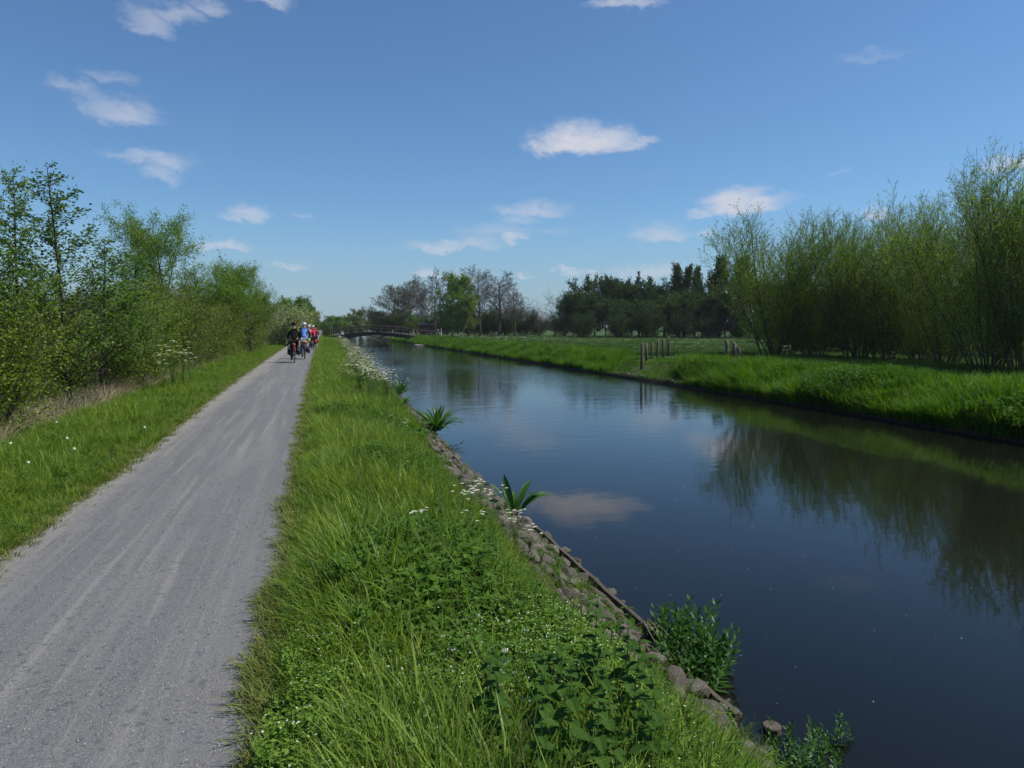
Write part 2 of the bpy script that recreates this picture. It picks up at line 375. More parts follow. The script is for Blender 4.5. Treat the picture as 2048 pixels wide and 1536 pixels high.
md_ = t.mix(t.smooth(nc_.outputs[0], .4, .62), (.04, .075, .02), (.06, .10, .028))
md_ = t.mix(t.math('MULTIPLY', t.smooth(nb_.outputs[0], .4, .7), .4), md_, (.03, .055, .012))
gr = t.mix(zone.outputs[2], gr, md_)
soil = t.mix(nb_.outputs[0], (.018, .014, .009), (.065, .05, .036))
lit = t.mix(nb_.outputs[0], (.07, .05, .03), (.2, .155, .1))
c = t.mix(zone.outputs[1], gr, lit); c = t.mix(zone.outputs[0], c, soil)
bp = t.new('ShaderNodeBump', {'Strength': .8, 'Distance': .05, 'Height': nb_.outputs[0]})
b = t.new('ShaderNodeBsdfPrincipled', {'Base Color': c, 'Roughness': .95, 'Normal': bp.outputs[0], 'Specular IOR Level': .15})
t.l.new(b.outputs[0], t.out.inputs[0]); me.materials.append(m)
obj('ground', me, kind='structure', label='grassy canal banks and flat meadow beyond')

# gravel path: a sheet just above the ground with a ragged edge
def ragged(y, s, a): return a * (math.sin(y * 2.3 + s) * .4 + math.sin(y * 5.9 + s * 2) * .3 + math.sin(y * 13.7 + s * 3) * .2 + math.sin(y * 31 + s) * .12)
ys = frange(-8, 12, .06) + frange(12, 60, .4) + frange(60, 600, 5)
mb = MB(); cols = 12; rows = []
for yy in ys:
    a = float(path_l(yy)) + ragged(yy, 1, .045) - .02; bb = float(path_r(yy)) + ragged(yy, 4, .06) + .05
    for k in range(cols + 1):
        u = k / cols; mb.v.append((a + (bb - a) * u, yy, .008 + .03 * (1 - (2 * u - 1) ** 2) - .004))
for j in range(len(ys) - 1):
    for k in range(cols): mb.f.append((j * (cols + 1) + k, j * (cols + 1) + k + 1, (j + 1) * (cols + 1) + k + 1, (j + 1) * (cols + 1) + k)); mb.m.append(0)
m, t = mat('crushed_stone_path')
g = t.new('ShaderNodeNewGeometry').outputs['Position']
sx = t.vec('MULTIPLY', g, (3.4, .16, 1)); sx2 = t.vec('MULTIPLY', g, (11, .35, 1))
n1_ = t.noise(sx, 1, 4, .6, .4); n2_ = t.noise(sx2, 1, 4, .6, .3); nf = t.noise(g, 70, 4, .75); ng_ = t.noise(g, 1.4, 4); nm = t.noise(g, 260, 2, .6)
vo = t.new('ShaderNodeTexVoronoi', {'Vector': g, 'Scale': 150.0}); vo2 = t.new('ShaderNodeTexVoronoi', {'Vector': g, 'Scale': 42.0})
c = t.mix(t.smooth(nf.outputs[0], .3, .7), (.094, .094, .096), (.146, .147, .15))
trk = t.math('MULTIPLY', t.smooth(n1_.outputs[0], .45, .68), .3); c = t.mix(trk, c, (.25, .242, .225))
trk2 = t.math('MULTIPLY', t.smooth(n2_.outputs[0], .5, .7), .42); c = t.mix(trk2, c, (.26, .252, .232))
pxs = t.new('ShaderNodeSeparateXYZ', {0: g}).outputs[0]
c = t.mix(t.math('MULTIPLY', t.smooth(t.math('ADD', pxs, t.math('MULTIPLY', ng_.outputs[0], .5)), -.55, .05), .55), c, (.10, .10, .11))
c = t.mix(t.math('MULTIPLY', t.smooth(t.math('SUBTRACT', pxs, t.math('MULTIPLY', ng_.outputs[0], .35)), -1.95, -2.3), .5), c, (.30, .28, .24))
vr = t.new('ShaderNodeSeparateColor', {0: vo.outputs['Color']}).outputs[0]; vr2 = t.new('ShaderNodeSeparateColor', {0: vo2.outputs['Color']}).outputs[0]
c = t.mix(t.math('MULTIPLY', t.smooth(vr, .8, .9), .25), c, (.07, .075, .085))
c = t.mix(t.math('MULTIPLY', t.smooth(vr, .16, .07), .16), c, (.45, .45, .44))
c = t.mix(t.math('MULTIPLY', t.smooth(vr2, .93, .97), .5), c, (.06, .06, .07))
c = t.mix(t.smooth(ng_.outputs[0], .3, .7, 0, .22), c, (.16, .165, .18))
hh_ = t.math('ADD', t.math('MULTIPLY', vo.outputs['Distance'], -.7), nf.outputs[0])
bp = t.new('ShaderNodeBump', {'Strength': .55, 'Distance': .008, 'Height': hh_})
b = t.new('ShaderNodeBsdfPrincipled', {'Base Color': c, 'Roughness': .9, 'Normal': bp.outputs[0], 'Specular IOR Level': .25})
t.l.new(b.outputs[0], t.out.inputs[0])
obj('path', mb.mesh('path', m, True), kind='structure', label='grey crushed stone towpath with pale wheel tracks')

# water
mb = MB(); ys = frange(-12, 60, 2) + frange(60, 600, 12)
for yy in ys: mb.v += [(float(wat_n(yy)) - .35, yy, WATER_Z), (float(wat_f(yy)) + .25, yy, WATER_Z)]
for j in range(len(ys) - 1): mb.f.append((2 * j, 2 * j + 1, 2 * j + 3, 2 * j + 2)); mb.m.append(0)
m, t = mat('canal_water')
g = t.new('ShaderNodeNewGeometry').outputs['Position']
w1 = t.noise(t.vec('MULTIPLY', g, (1.0, 2.2, 1)), 2.2, 3, .55); w2 = t.noise(t.vec('MULTIPLY', g, (1.0, 1.9, 1)), 9, 3, .5)
w3 = t.noise(t.vec('MULTIPLY', g, (.3, 1.5, 1)), 1.0, 3, .6, .4)
calm = t.noise(t.vec('MULTIPLY', g, (1.2, .35, 1)), .16, 2, .5)
far = t.smooth(t.new('ShaderNodeSeparateXYZ', {0: g}).outputs[1], 7, 34, .12, 1.0)
amp = t.math('MULTIPLY', far, t.smooth(calm.outputs[0], .35, .62, .35, 1.0))
hgt = t.math('MULTIPLY', amp, t.math('ADD', t.math('MULTIPLY', w3.outputs[0], 1.6), t.math('ADD', w1.outputs[0], t.math('MULTIPLY', w2.outputs[0], .35))))
bp = t.new('ShaderNodeBump', {'Strength': 1.0, 'Distance': .011, 'Height': hgt})
sil = t.noise(g, .35, 4)
c = t.mix(sil.outputs[0], (.004, .005, .004), (.009, .0095, .007))
b = t.new('ShaderNodeBsdfPrincipled', {'Base Color': c, 'Roughness': .02, 'IOR': 1.33, 'Specular IOR Level': .4, 'Normal': bp.outputs[0]})
t.l.new(b.outputs[0], t.out.inputs[0])
obj('water', mb.mesh('water', m, True), kind='structure', label='dark calm canal water')
# ------------------------------------------------------------------ trees
UP = Vector((0, 0, 1))
def rotate_off(d, ang, azm):
    ref = Vector((1, 0, 0)) if abs(d.x) < .7 else Vector((0, 1, 0))
    u = d.cross(ref).normalized(); v = d.cross(u)
    return (d * math.cos(ang) + (u * math.cos(azm) + v * math.sin(azm)) * math.sin(ang)).normalized()
def grow(p, d, L, r, lv, P, out, rr):
    n = P['seg'][lv]; pts = [p.copy()]; rad = [r]; w = P['wob'][lv]; tr = P['trop'][lv]; e = P.get('tip', .25) if lv < P['max'] else .4
    wind = P.get('wind')
    for i in range(n):
        d = d + Vector((rr.gauss(0, w), rr.gauss(0, w), rr.gauss(0, w) + tr))
        if wind: d = d + wind * ((i + 1) / n) * P.get('windl', [1, 1, 1, 1])[lv]
        d.normalize(); p = p + d * (L / n); pts.append(p); rad.append(r * (1 - (1 - e) * (i + 1) / n))
    out[lv].append((pts, rad))
    if lv >= P['max']: return
    k = P['nch'][lv]; st = P['start'][lv]; a0 = rr.uniform(0, 6.28)
    for j in range(k):
        tt = st + (1 - st) * (j + rr.uniform(.1, .9)) / k
        q = tt * n; i = min(int(q), n - 1); f = q - i
        b = pts[i].lerp(pts[i + 1], f); dd = (pts[i + 1] - pts[i]).normalized()
        sh = P['shape'][lv](tt); l2 = L * P['ratio'][lv] * sh * rr.uniform(.75, 1.2)
        if l2 < .04: continue
        nd = rotate_off(dd, R(P['ang'][lv] * rr.uniform(.7, 1.3)), a0 + j * 2.4 + rr.uniform(-.4, .4))
        grow(b, nd, l2, min(rad[i] * .75, max(P['rmin'], rad[i] * P.get('rk', .55) * (.5 + .5 * sh))), lv + 1, P, out, rr)

def build_tree(name, P, seed, barkm, leafm, stems=None, leaf_n=6000, leaf=(.06, .04), lspread=.6, jit=.08, trunk_levels=1, twigm=None, low=None, droop=0):
    rr = random.Random(seed); out = [[] for _ in range(P['max'] + 1)]
    stems = stems or [((0, 0, 0), (0, 0, 1), P['H'], P['R'])]
    for (p, d, L, r) in stems: grow(Vector(p), Vector(d).normalized(), L, r, 0, P, out, rr)
    tk = MB()
    for lv in range(trunk_levels):
        for pts, rad in out[lv]: tk.tube(pts, rad, 7 if lv == 0 else 5, 0, cap=(lv == 0))
    tm = tk.mesh(name + '_trunk', barkm, True)
    cr = MB()
    for lv in range(trunk_levels, P['max'] + 1):
        for pts, rad in out[lv]: cr.tube(pts, [max(q, P['rmin']) for q in rad], 3, 0, cap=False)
    lvls = P.get('leaf_levels', [P['max']])
    segs = [(a, b) for lv in lvls for pts, _ in out[lv] for a, b in zip(pts[:-1], pts[1:]) if a.z > P.get('leaf_z', .15)]
    mats = [twigm or barkm]; cm = cr.mesh(name + '_twigs', mats)
    if leaf_n and segs:
        g = np.random.default_rng(seed); A = np.array([s[0] for s in segs]); B = np.array([s[1] for s in segs])
        ln = np.linalg.norm(B - A, axis=1); pr = ln / ln.sum(); ii = g.choice(len(segs), leaf_n, p=pr); f = g.random(leaf_n)[:, None]
        Pp = A[ii] * (1 - f) + B[ii] * f + g.normal(0, jit, (leaf_n, 3)); D = B[ii] - A[ii]
        lm = leaves_mesh(name + '_leaves', Pp, D, leaf[0], leaf[1], lspread, leafm, seed, droop)
        # one crown mesh: twigs and leaves together
        bm = bmesh.new(); bm.from_mesh(cm); bm.from_mesh(lm)
        nt = len(cm.polygons); full = bpy.data.meshes.new(name + '_crown'); full.materials.append(mats[0]); full.materials.append(leafm)
        for k, f_ in enumerate(bm.faces): f_.material_index = 0 if k < nt else 1
        bm.to_mesh(full); bm.free(); cm = full
    zs = max(v.co.z for v in cm.vertices) if len(cm.vertices) else 1
    co = np.empty(len(cm.vertices) * 3, np.float32); cm.vertices.foreach_get('co', co); co = co.reshape(-1, 3)
    return dict(trunk=tm, crown=cm, cx=float(np.median(co[:, 0])), cy=float(np.median(co[:, 1])), h=float(np.percentile(co[:, 2], 99.7)), w=float(np.percentile(co[:, 0], 97) - np.percentile(co[:, 0], 3)))

cone = lambda t: max(.12, 1.25 * (1 - t) + .1)
dome = lambda t: .35 + .9 * math.sin(math.pi * min(1, max(0, t * .85 + .1)))
flat_ = lambda t: 1.0
T = {}
P_alder = dict(H=4.3, R=.032, tip=.1, max=2, seg=[8, 4, 2], wob=[.012, .09, .2], trop=[.05, .09, .05], nch=[36, 8], start=[.10, .15], ratio=[.25, .30], ang=[48, 42],
               shape=[cone, flat_], rmin=.003, leaf_levels=[1, 2], rk=.4)
for i in range(3): T['alder%d' % i] = build_tree('alder%d' % i, P_alder, 10 + i, M['bark_dark'], M['alder'], leaf_n=8500, leaf=(.038, .03), lspread=.9, jit=.035)
def fan(n, H, r, spread, rr, base=.25, lean=(0, 0)):
    out = []
    for k in range(n):
        a = k * 2.4 + rr.uniform(-.4, .4); s = spread * math.sqrt((k + .5) / n) * rr.uniform(.85, 1.1)
        out.append(((math.cos(a) * base * rr.random(), math.sin(a) * base * rr.random(), -.1), (math.sin(R(s)) * math.cos(a) + lean[0], math.sin(R(s)) * math.sin(a) + lean[1], math.cos(R(s))),
                    H * rr.uniform(.86, 1.03), r * rr.uniform(.7, 1.1)))
    return out
P_shrub = dict(H=2.6, R=.02, max=2, seg=[6, 3, 2], wob=[.09, .14, .2], trop=[.03, .04, .02], nch=[15, 6], start=[.06, .15], ratio=[.33, .4], ang=[48, 45],
               shape=[lambda t: 1.15 - .6 * t, flat_], rmin=.003, leaf_levels=[1, 2], rk=.5)
for i in range(4):
    rr = random.Random(40 + i)
    T['hedge%d' % i] = build_tree('hedge%d' % i, P_shrub, 40 + i, M['bark_dark'], M['alder_young'], stems=fan(11, 2.7, .02, 26, rr, .45), leaf_n=9500, leaf=(.05, .04), lspread=1.0, jit=.06)
P_brush = dict(P_shrub, leaf_levels=[2])
for i in range(2):
    rr = random.Random(60 + i)
    T['brush%d' % i] = build_tree('brush%d' % i, P_brush, 60 + i, M['twig_brown'], M['bud'], stems=fan(12, 2.7, .02, 26, rr, .4), leaf_n=3500, leaf=(.035, .02), lspread=.8, jit=.04)
# rounded willow trees left of the path
P_wtree = dict(H=5.2, R=.09, max=3, seg=[6, 5, 3, 2], wob=[.02, .1, .14, .2], trop=[.04, .10, .08, .0], nch=[15, 9, 5], start=[.28, .2, .15], ratio=[.52, .4, .4], ang=[36, 38, 40],
               shape=[lambda t: 1.15 - .5 * t, flat_, flat_], rmin=.004, leaf_levels=[2, 3], rk=.5)
for i in range(2): T['wtree%d' % i] = build_tree('wtree%d' % i, P_wtree, 80 + i, M['bark_willow'], M['leaf_green'], leaf_n=26000, leaf=(.09, .03), lspread=.6, jit=.1, trunk_levels=2, droop=.2)
# coppiced willows on the right: fans of upright rods combed by the wind
for i in range(4):
    rr = random.Random(100 + i)
    Pw = dict(H=8, R=.05, max=2, seg=[9, 4, 2], wob=[.03, .06, .1], trop=[.014, .10, .08], nch=[26, 8], start=[.05, .12], ratio=[.23, .42], ang=[36, 36],
              shape=[lambda t: .65 + .55 * math.sin(math.pi * min(1, t * 1.05)), flat_], rmin=.005, leaf_levels=[1, 2], rk=.4, wind=Vector((.022, -.006, 0)), windl=[1, 2.5, 3])
    T['willow%d' % i] = build_tree('willow%d' % i, Pw, 100 + i, M['bark_willow'], M['willow'] if i != 1 else M['willow_dark'], stems=fan(22 - i, 8, .045, 34, rr, .9),
                                   leaf_n=38000, leaf=(.105, .034), lspread=.42, jit=.05, droop=-.1)
# bare trees, just budding
P_bare = dict(H=13, R=.2, max=4, seg=[8, 6, 4, 3, 2], wob=[.03, .06, .09, .12, .15], trop=[.02, .05, .05, .03, .02], nch=[17, 9, 6, 4], start=[.22, .18, .2, .2], ratio=[.42, .42, .42, .42], ang=[40, 36, 36, 36],
              shape=[lambda t: 1.2 - .75 * t, flat_, flat_, flat_], rmin=.016, rk=.42)
for i in range(3): T['bare%d' % i] = build_tree('bare%d' % i, P_bare, 140 + i, M['bark'], M['bud'], leaf_n=0, trunk_levels=2, twigm=M['twig'])
P_round = dict(P_bare, H=9, nch=[12, 8, 6, 4], start=[.35, .2, .2, .2], ratio=[.6, .5, .42, .42], ang=[58, 40, 38, 38], shape=[dome, flat_, flat_, flat_], rmin=.014)
T['bareround'] = build_tree('bareround', P_round, 150, M['bark_dark'], M['bud'], leaf_n=0, trunk_levels=2, twigm=M['twig'])
P_budding = dict(P_bare, H=11, start=[.12, .15, .2, .2])
for i in range(2): T['budding%d' % i] = build_tree('budding%d' % i, P_budding, 160 + i, M['bark'], M['bud'], leaf_n=7000, leaf=(.16, .1), lspread=.9, jit=.2, trunk_levels=2, twigm=M['twig_brown'])
# leafy broad trees
P_broad = dict(H=11, R=.2, max=3, seg=[7, 5, 4, 2], wob=[.03, .08, .12, .2], trop=[.02, .04, .03, 0], nch=[17, 9, 5], start=[.12, .2, .2], ratio=[.42, .42, .42], ang=[52, 42, 42],
               shape=[dome, flat_, flat_], rmin=.02, leaf_levels=[2, 3], rk=.45)
for i, (mm, nm_) in enumerate([('leaf_green', 'green'), ('leaf_dark', 'dark0'), ('leaf_dark', 'dark1'), ('leaf_dark2', 'olive0'), ('leaf_dark2', 'olive1'), ('leaf_yellow', 'yellow')]):
    T[nm_] = build_tree(nm_, dict(P_broad, start=[.06, .2, .2]), 180 + i, M['bark_dark'], M[mm], leaf_n=14000, leaf=(.34, .25), lspread=1.0, jit=.24, trunk_levels=1)
P_poplar = dict(P_broad, nch=[40, 6], max=2, ratio=[.17, .4], ang=[26, 30], trop=[.02, .12, .1, 0], shape=[lambda t: .5 + .8 * math.sin(math.pi * min(1, t * .9 + .08)), flat_], start=[.08, .15], leaf_levels=[1, 2])
T['poplar'] = build_tree('poplar', P_poplar, 200, M['bark_dark'], M['leaf_dark2'], leaf_n=9000, leaf=(.24, .18), lspread=.8, jit=.13)
P_con = dict(P_broad, nch=[60, 7], max=2, ratio=[.27, .3], ang=[82, 50], trop=[0, -.01, 0, 0], shape=[lambda t: max(.05, 1.15 * (1 - t)), flat_], start=[.1, .1], leaf_levels=[1, 2])
T['conifer'] = build_tree('conifer', P_con, 210, M['bark_dark'], M['conifer'], leaf_n=14000, leaf=(.26, .1), lspread=.5, jit=.08)
# low bushes
P_bush = dict(H=3.2, R=.06, max=2, seg=[5, 4, 2], wob=[.08, .12, .2], trop=[.02, .03, .02], nch=[13, 7], start=[.1, .15], ratio=[.4, .4], ang=[45, 45],
              shape=[lambda t: 1.1 - .5 * t, flat_], rmin=.008, leaf_levels=[1, 2], rk=.5)
for i, mm in enumerate(['leaf_grey', 'leaf_dark2', 'leaf_green', 'leaf_dark']):
    rr = random.Random(220 + i)
    T['bush%d' % i] = build_tree('bush%d' % i, P_bush, 220 + i, M['bark_dark'], M[mm], stems=fan(14, 3.0, .05, 50, rr, .6), leaf_n=11000, leaf=(.15, .06), lspread=.9, jit=.14)

def put_tree(kind, name, label, px, D, h=None, top=None, width=None, group=None, cat='tree', rz=None, z=None, xy=None, mk=None):
    t_ = T[kind]; X, Y = xy if xy else place(px, D)
    if h is None: h = top_z(top, D) - gz(X, Y)
    s = h / t_['h']; sw = s
    if width: sw = (width * D / FPX) / t_['w']
    a_ = rnd.uniform(0, 6.28) if rz is None else rz
    if not xy: X -= sw * (t_['cx'] * math.cos(a_) - t_['cy'] * math.sin(a_)) * .8; Y -= sw * (t_['cx'] * math.sin(a_) + t_['cy'] * math.cos(a_)) * .8
    e = thing(name, label, cat, (X, Y, gz(X, Y) - .02 if z is None else z), a_, (sw, sw, s), group)
    obj('trunk', t_['trunk'], e); obj('crown', t_['crown'], e)
    return e

# left of the path: two tall alders, more alders and a hedge of young growth
G = 'alders in the hedge left of the path'
put_tree('alder0', 'alder_tree', 'slender alder with bluish sparse top, leftmost tall tree of the left hedge', 42, 12.2, top=345, group=G, width=200)
put_tree('alder1', 'alder_tree', 'slender pointed alder, second tall tree from the left edge beside the path hedge', 132, 13.0, top=350, group=G, width=220)
put_tree('alder2', 'alder_tree', 'half-height alder between the tall pointed alder and the round willow tree', 212, 15.5, top=478, group=G, width=180)
put_tree('alder0', 'alder_tree', 'alder cut by the left picture edge behind the dead grass', -45, 11.5, top=420, group=G, width=190)
put_tree('alder1', 'alder_tree', 'short alder in the hedge in front of the round willow tree', 272, 19, top=505, group=G, width=140)
put_tree('alder2', 'alder_tree', 'thin alder top rising right of the round willow tree', 398, 27, top=545, group=G, width=70)
put_tree('wtree0', 'willow_tree', 'round-headed bright green willow standing above the left hedge', 325, 28, top=425, width=172, group=None)
put_tree('wtree1', 'willow_tree', 'broad green willow above the far half of the left hedge', 452, 36, top=524, width=105)
put_tree('wtree0', 'willow_tree', 'green willow leaning over the hedge end beside the path bend', 492, 42, top=530, width=85)
put_tree('wtree1', 'willow_tree', 'small feathery willow at the far end of the left hedge', 522, 50, top=578, width=50)
k = 0
words = ['leafy young alder bush', 'dense low hedge bush', 'loose light green hedge bush', 'twiggy half-open hedge bush']
spots = []
yv = 8.6
while yv < 62:
    spots.append((-4.75 - rnd.uniform(-.1, .35), yv)); spots.append((-5.9 - rnd.uniform(-.1, .5), yv + .5)); yv += 1.05 + yv * .028
for q, (X, Y) in enumerate(spots):
    kk = 'hedge%d' % (q % 4) if (q % 7 != 5 or Y < 16) else 'brush%d' % (q % 2)
    h = 2.15 + .035 * (Y - 9) + rnd.uniform(-.2, .45) + (.35 if X < -5.5 else 0)
    e = put_tree(kk, 'hedge_shrub', 'young hedge bush in the dense green hedge along the left verge' if kk[0] == 'h' else 'brown budding bush among the green hedge bushes left of the path',
                 0, 1, h=h, xy=(X, Y), group='green bushes of the left hedge' if kk[0] == 'h' else 'brown budding bushes of the left hedge', cat='bush')
# beyond the hedge end
put_tree('bush0', 'sallow_bush', 'domed silvery green willow bush beyond the hedge where the cyclists ride', 566, 62, top=608, width=100, cat='bush')
put_tree('budding0', 'budding_tree', 'brownish half-bare tree at the far end of the left hedge', 530, 66, top=596, width=60)
put_tree('green', 'round_tree', 'round green tree behind the silvery bush', 596, 92, top=594, width=62)
put_tree('yellow', 'round_tree', 'yellow-green tree rightmost behind the silvery bush', 621, 96, top=606, width=40)
put_tree('bush2', 'round_tree', 'low dark green bush at the foot of the silvery willow bush', 545, 70, top=640, width=60, cat='bush')
# far end of the canal
put_tree('green', 'distant_tree', 'low broad green tree beyond the left end of the footbridge', 668, 200, top=632, width=46)
put_tree('green', 'distant_tree', 'round distant green tree below the water tower', 690, 205, top=631, width=44)
put_tree('yellow', 'distant_willow', 'pale yellow-green willow behind the middle of the footbridge', 718, 185, top=617, width=42)
put_tree('bush2', 'dark_bush', 'dark green bush at the left end of the footbridge', 654, 112, top=640, width=18, cat='bush')
put_tree('dark0', 'distant_tree', 'distant dark tree between pale willow and bare trees', 748, 210, top=622, width=36)
put_tree('olive0', 'distant_tree', 'far dark tree just left of the brown budding trees', 765, 200, top=630, width=36)
put_tree('olive1', 'distant_tree', 'bluish far tree in the gap at the end of the path', 640, 420, top=644, width=22)
# trees behind the brick hut, right of the footbridge
G = 'bare trees beyond the footbridge'
put_tree('budding0', 'budding_tree', 'broad brown budding tree, leftmost of the group behind the footbridge', 790, 150, top=572, width=72)
put_tree('budding1', 'budding_tree', 'tall brown budding tree behind the footbridge left of the brick hut', 822, 152, top=553, width=62)
put_tree('bare2', 'bare_tree', 'slim bare tree with one thin trunk directly above the brick hut', 844, 138, top=560, width=34, group=G)
put_tree('bare0', 'bare_tree', 'tall bare tree just right of the brick hut', 872, 134, top=537, width=60, group=G)
put_tree('green', 'leafy_tree', 'bright green leafy tree standing between two tall bare trees', 916, 127, top=548, width=66)
put_tree('yellow', 'leafy_tree', 'lower yellow-green tree leaning against the bright green tree', 932, 125, top=595, width=36)
put_tree('bare1', 'bare_tree', 'tallest bare tree with straight trunk right of the bright green tree', 957, 130, top=531, width=72, group=G)
put_tree('bare2', 'bare_tree', 'wide bare tree second right of the bright green tree', 1000, 133, top=545, width=78, group=G)
put_tree('bare0', 'bare_tree', 'smaller bare tree at the right end of the bare group', 1029, 131, top=574, width=46, group=G)
put_tree('bareround', 'bare_tree', 'round-headed bare tree standing alone left of the dark wood', 1112, 128, top=578, width=62)
put_tree('bare1', 'bare_tree', 'small half-bare tree in the gap left of the lone bare tree', 1073, 140, top=617, width=30)
low = [(775, 148, 622, 66, 'bush3'), (805, 150, 620, 66, 'bush2'), (850, 150, 626, 50, 'bush1'), (895, 146, 616, 60, 'bush1'), (940, 142, 620, 56, 'bush3'), (975, 142, 612, 60, 'bush3'), (1010, 140, 615, 56, 'bush1'), (1045, 142, 612, 56, 'bush3'),
       (1075, 146, 632, 44, 'bush3'), (1128, 136, 612, 46, 'bush3')]
lbl = ['dark low tree below the leftmost brown budding tree', 'pale weeping low tree left of the brick hut', 'low olive tree peeping over the brick hut roof', 'low dark tree between the hut and the bright green tree',
       'low dark tree right at the foot of the bright green tree', 'low round dark tree right of the tallest bare trunk', 'low olive tree under the wide bare tree', 'low round dark tree at the right end of the bare group',
       'lowest dark bush in the gap left of the lone bare tree', 'low dark tree touching the right side of the lone bare tree']
for (px, D, tp, wd_, kd), lb in zip(low, lbl): put_tree(kd, 'low_tree', lb, px, D, top=tp, width=wd_, group='low trees behind the bare trees')
# dark wood
G = 'trees of the dark wood across the meadow'
wood = [(1146, 126, 588, 50, 'dark0', 'rounded tree at the left end of the dark wood'),
        (1168, 128, 556, 62, 'olive0', 'blue-green feathery tree, leftmost tall tree of the dark wood'),
        (1190, 124, 590, 60, 'dark1', 'lower dark tree in front of the feathery tree of the wood'),
        (1212, 130, 552, 50, 'dark0', 'tall dark tree just right of the feathery tree'),
        (1238, 132, 558, 56, 'dark1', 'second tall dark tree right of the feathery tree'),
        (1262, 126, 566, 62, 'olive1', 'broad olive tree just left of the sharp conifer'),
        (1276, 132, 546, 46, 'conifer', 'sharp-topped conifer in the middle of the wood'),
        (1305, 126, 556, 66, 'olive0', 'broad light-topped tree right of the sharp conifer'),
        (1330, 130, 572, 56, 'dark0', 'dark tree at the feet of the two slim poplars'),
        (1353, 128, 528, 20, 'poplar', 'slim dark poplar, left one of the close pair'),
        (1369, 128, 532, 19, 'poplar', 'slim dark poplar, right one of the close pair'),
        (1389, 130, 534, 18, 'poplar', 'lone slim poplar right of the close pair'),
        (1365, 118, 582, 76, 'olive1', 'broad olive tree in front of the poplar pair'),
        (1412, 124, 548, 46, 'olive0', 'pointed olive tree between lone poplar and the big poplar'),
        (1438, 122, 516, 30, 'poplar', 'big dark poplar beside the first willow'),
        (1400, 116, 590, 76, 'dark1', 'dark broad tree below the lone poplar'),
        (1448, 112, 580, 70, 'olive1', 'dark olive tree at the foot of the big poplar'),
        (1478, 118, 514, 34, 'poplar', 'green poplar showing through the first willow'),
        (1500, 108, 560, 90, 'dark0', 'dark broad tree behind the first willow'),
        (1234, 118, 598, 70, 'dark0', 'front dark tree of the wood below the two tall dark trees'),
        (1285, 116, 600, 76, 'dark1', 'front dark tree of the wood below the sharp conifer'),
        (1328, 114, 604, 70, 'olive1', 'front olive tree of the wood left of the poplar pair'),
        (1572, 110, 560, 100, 'green', 'green tree seen through the rods of the first willow'),
        (1640, 105, 575, 110, 'dark1', 'dark tree behind the gap between first and second willow'),
        (1715, 100, 560, 110, 'green', 'green tree far behind the second willow'),
        (1790, 98, 575, 110, 'dark0', 'dark tree far behind the third willow'),
        (1870, 95, 570, 120, 'green', 'green tree far behind the fourth willow'),
        (1950, 92, 580, 120, 'dark1', 'dark tree far behind the fifth willow'),
        (2030, 90, 575, 130, 'green', 'green tree far behind the rightmost willow')]
for px, D, tp, wd_, kd, lb in wood: put_tree(kd, {'conifer': 'conifer_tree', 'poplar': 'poplar_tree'}.get(kd, 'broadleaf_tree'), lb, px, D, top=tp, width=wd_, group=G)
# undergrowth closing the wood's foot
for i, px in enumerate(range(1170, 1560, 62)):
    put_tree('bush3', 'wood_edge_bush', 'dark bush in the shaded foot of the wood across the meadow', px + rnd.uniform(-6, 6), 112 - i * 1.2, h=4.2 + rnd.uniform(-.9, 1.2), width=50, cat='bush', group='dark bushes along the foot of the wood')
# coppiced willows on the right bank
G = 'coppiced willows on the far bank'
wil = [(1562, 42, 424, 210, 'willow0', 'first coppiced willow from the fence posts, a dense fan of thin rods'),
       (1628, 40, 470, 150, 'willow3', 'lower willow filling the gap right of the first willow fan'),
       (1715, 38, 418, 165, 'willow1', 'darker willow with two tops in the middle of the willow row'),
       (1778, 37, 425, 150, 'willow2', 'willow with wind-combed top right of the darker two-topped willow'),
       (1845, 35, 455, 150, 'willow3', 'low-topped willow between the middle willows and the tall right ones'),
       (1895, 31.5, 398, 165, 'willow0', 'tall leaning willow with bare lower rods left of the tallest willow'),
       (1985, 28, 335, 215, 'willow2', 'tallest willow reaching up at the right picture edge'),
       (2065, 26, 300, 220, 'willow0', 'willow cut by the right picture edge'),
       (2150, 24, 300, 240, 'willow1', 'dark willow just outside the right picture edge')]
for px, D, tp, wd_, kd, lb in wil: put_tree(kd, 'coppiced_willow', lb, px, D, top=tp + (8 if px < 1600 else 18), width=wd_ * (1.12 if px < 1600 else 1.25), group=G, cat='tree', rz=[0, .3, -.3][int(px) % 3] + YAW * -1)
for i, (px, D, h) in enumerate([(1600, 49, 3.0), (1700, 47, 3.2), (1790, 45, 3.0), (1880, 42, 3.2), (1990, 38, 3.0)]):
    put_tree(['bush2', 'bush1'][i % 2], 'willow_undergrowth', 'green bush growing behind the rods of the willow row', px, D, h=h, width=150, cat='bush', group='bushes behind the willow row')
# trees far to the left and all along the horizon
for i in range(16):
    D = 240 + 40 * math.sin(i * 2.1); X = -330 + i * 19
    put_tree(['dark0', 'olive0', 'olive1', 'green'][i % 4], 'horizon_tree', 'distant tree on the horizon behind the left hedge', 0, 1, h=9 + 2 * math.sin(i * 1.7), xy=(X, D), group='distant trees behind the left hedge')
for i in range(26):
    px = 745 + i * 17; D = 330 + 25 * math.sin(i * 1.3)
    put_tree(['bush3', 'bush1', 'bush3', 'bush1'][i % 4], 'horizon_tree', 'distant tree on the horizon behind the meadow', px, D, top=640 + 4 * math.sin(i * 2.2), width=30, group='distant trees beyond the meadow')
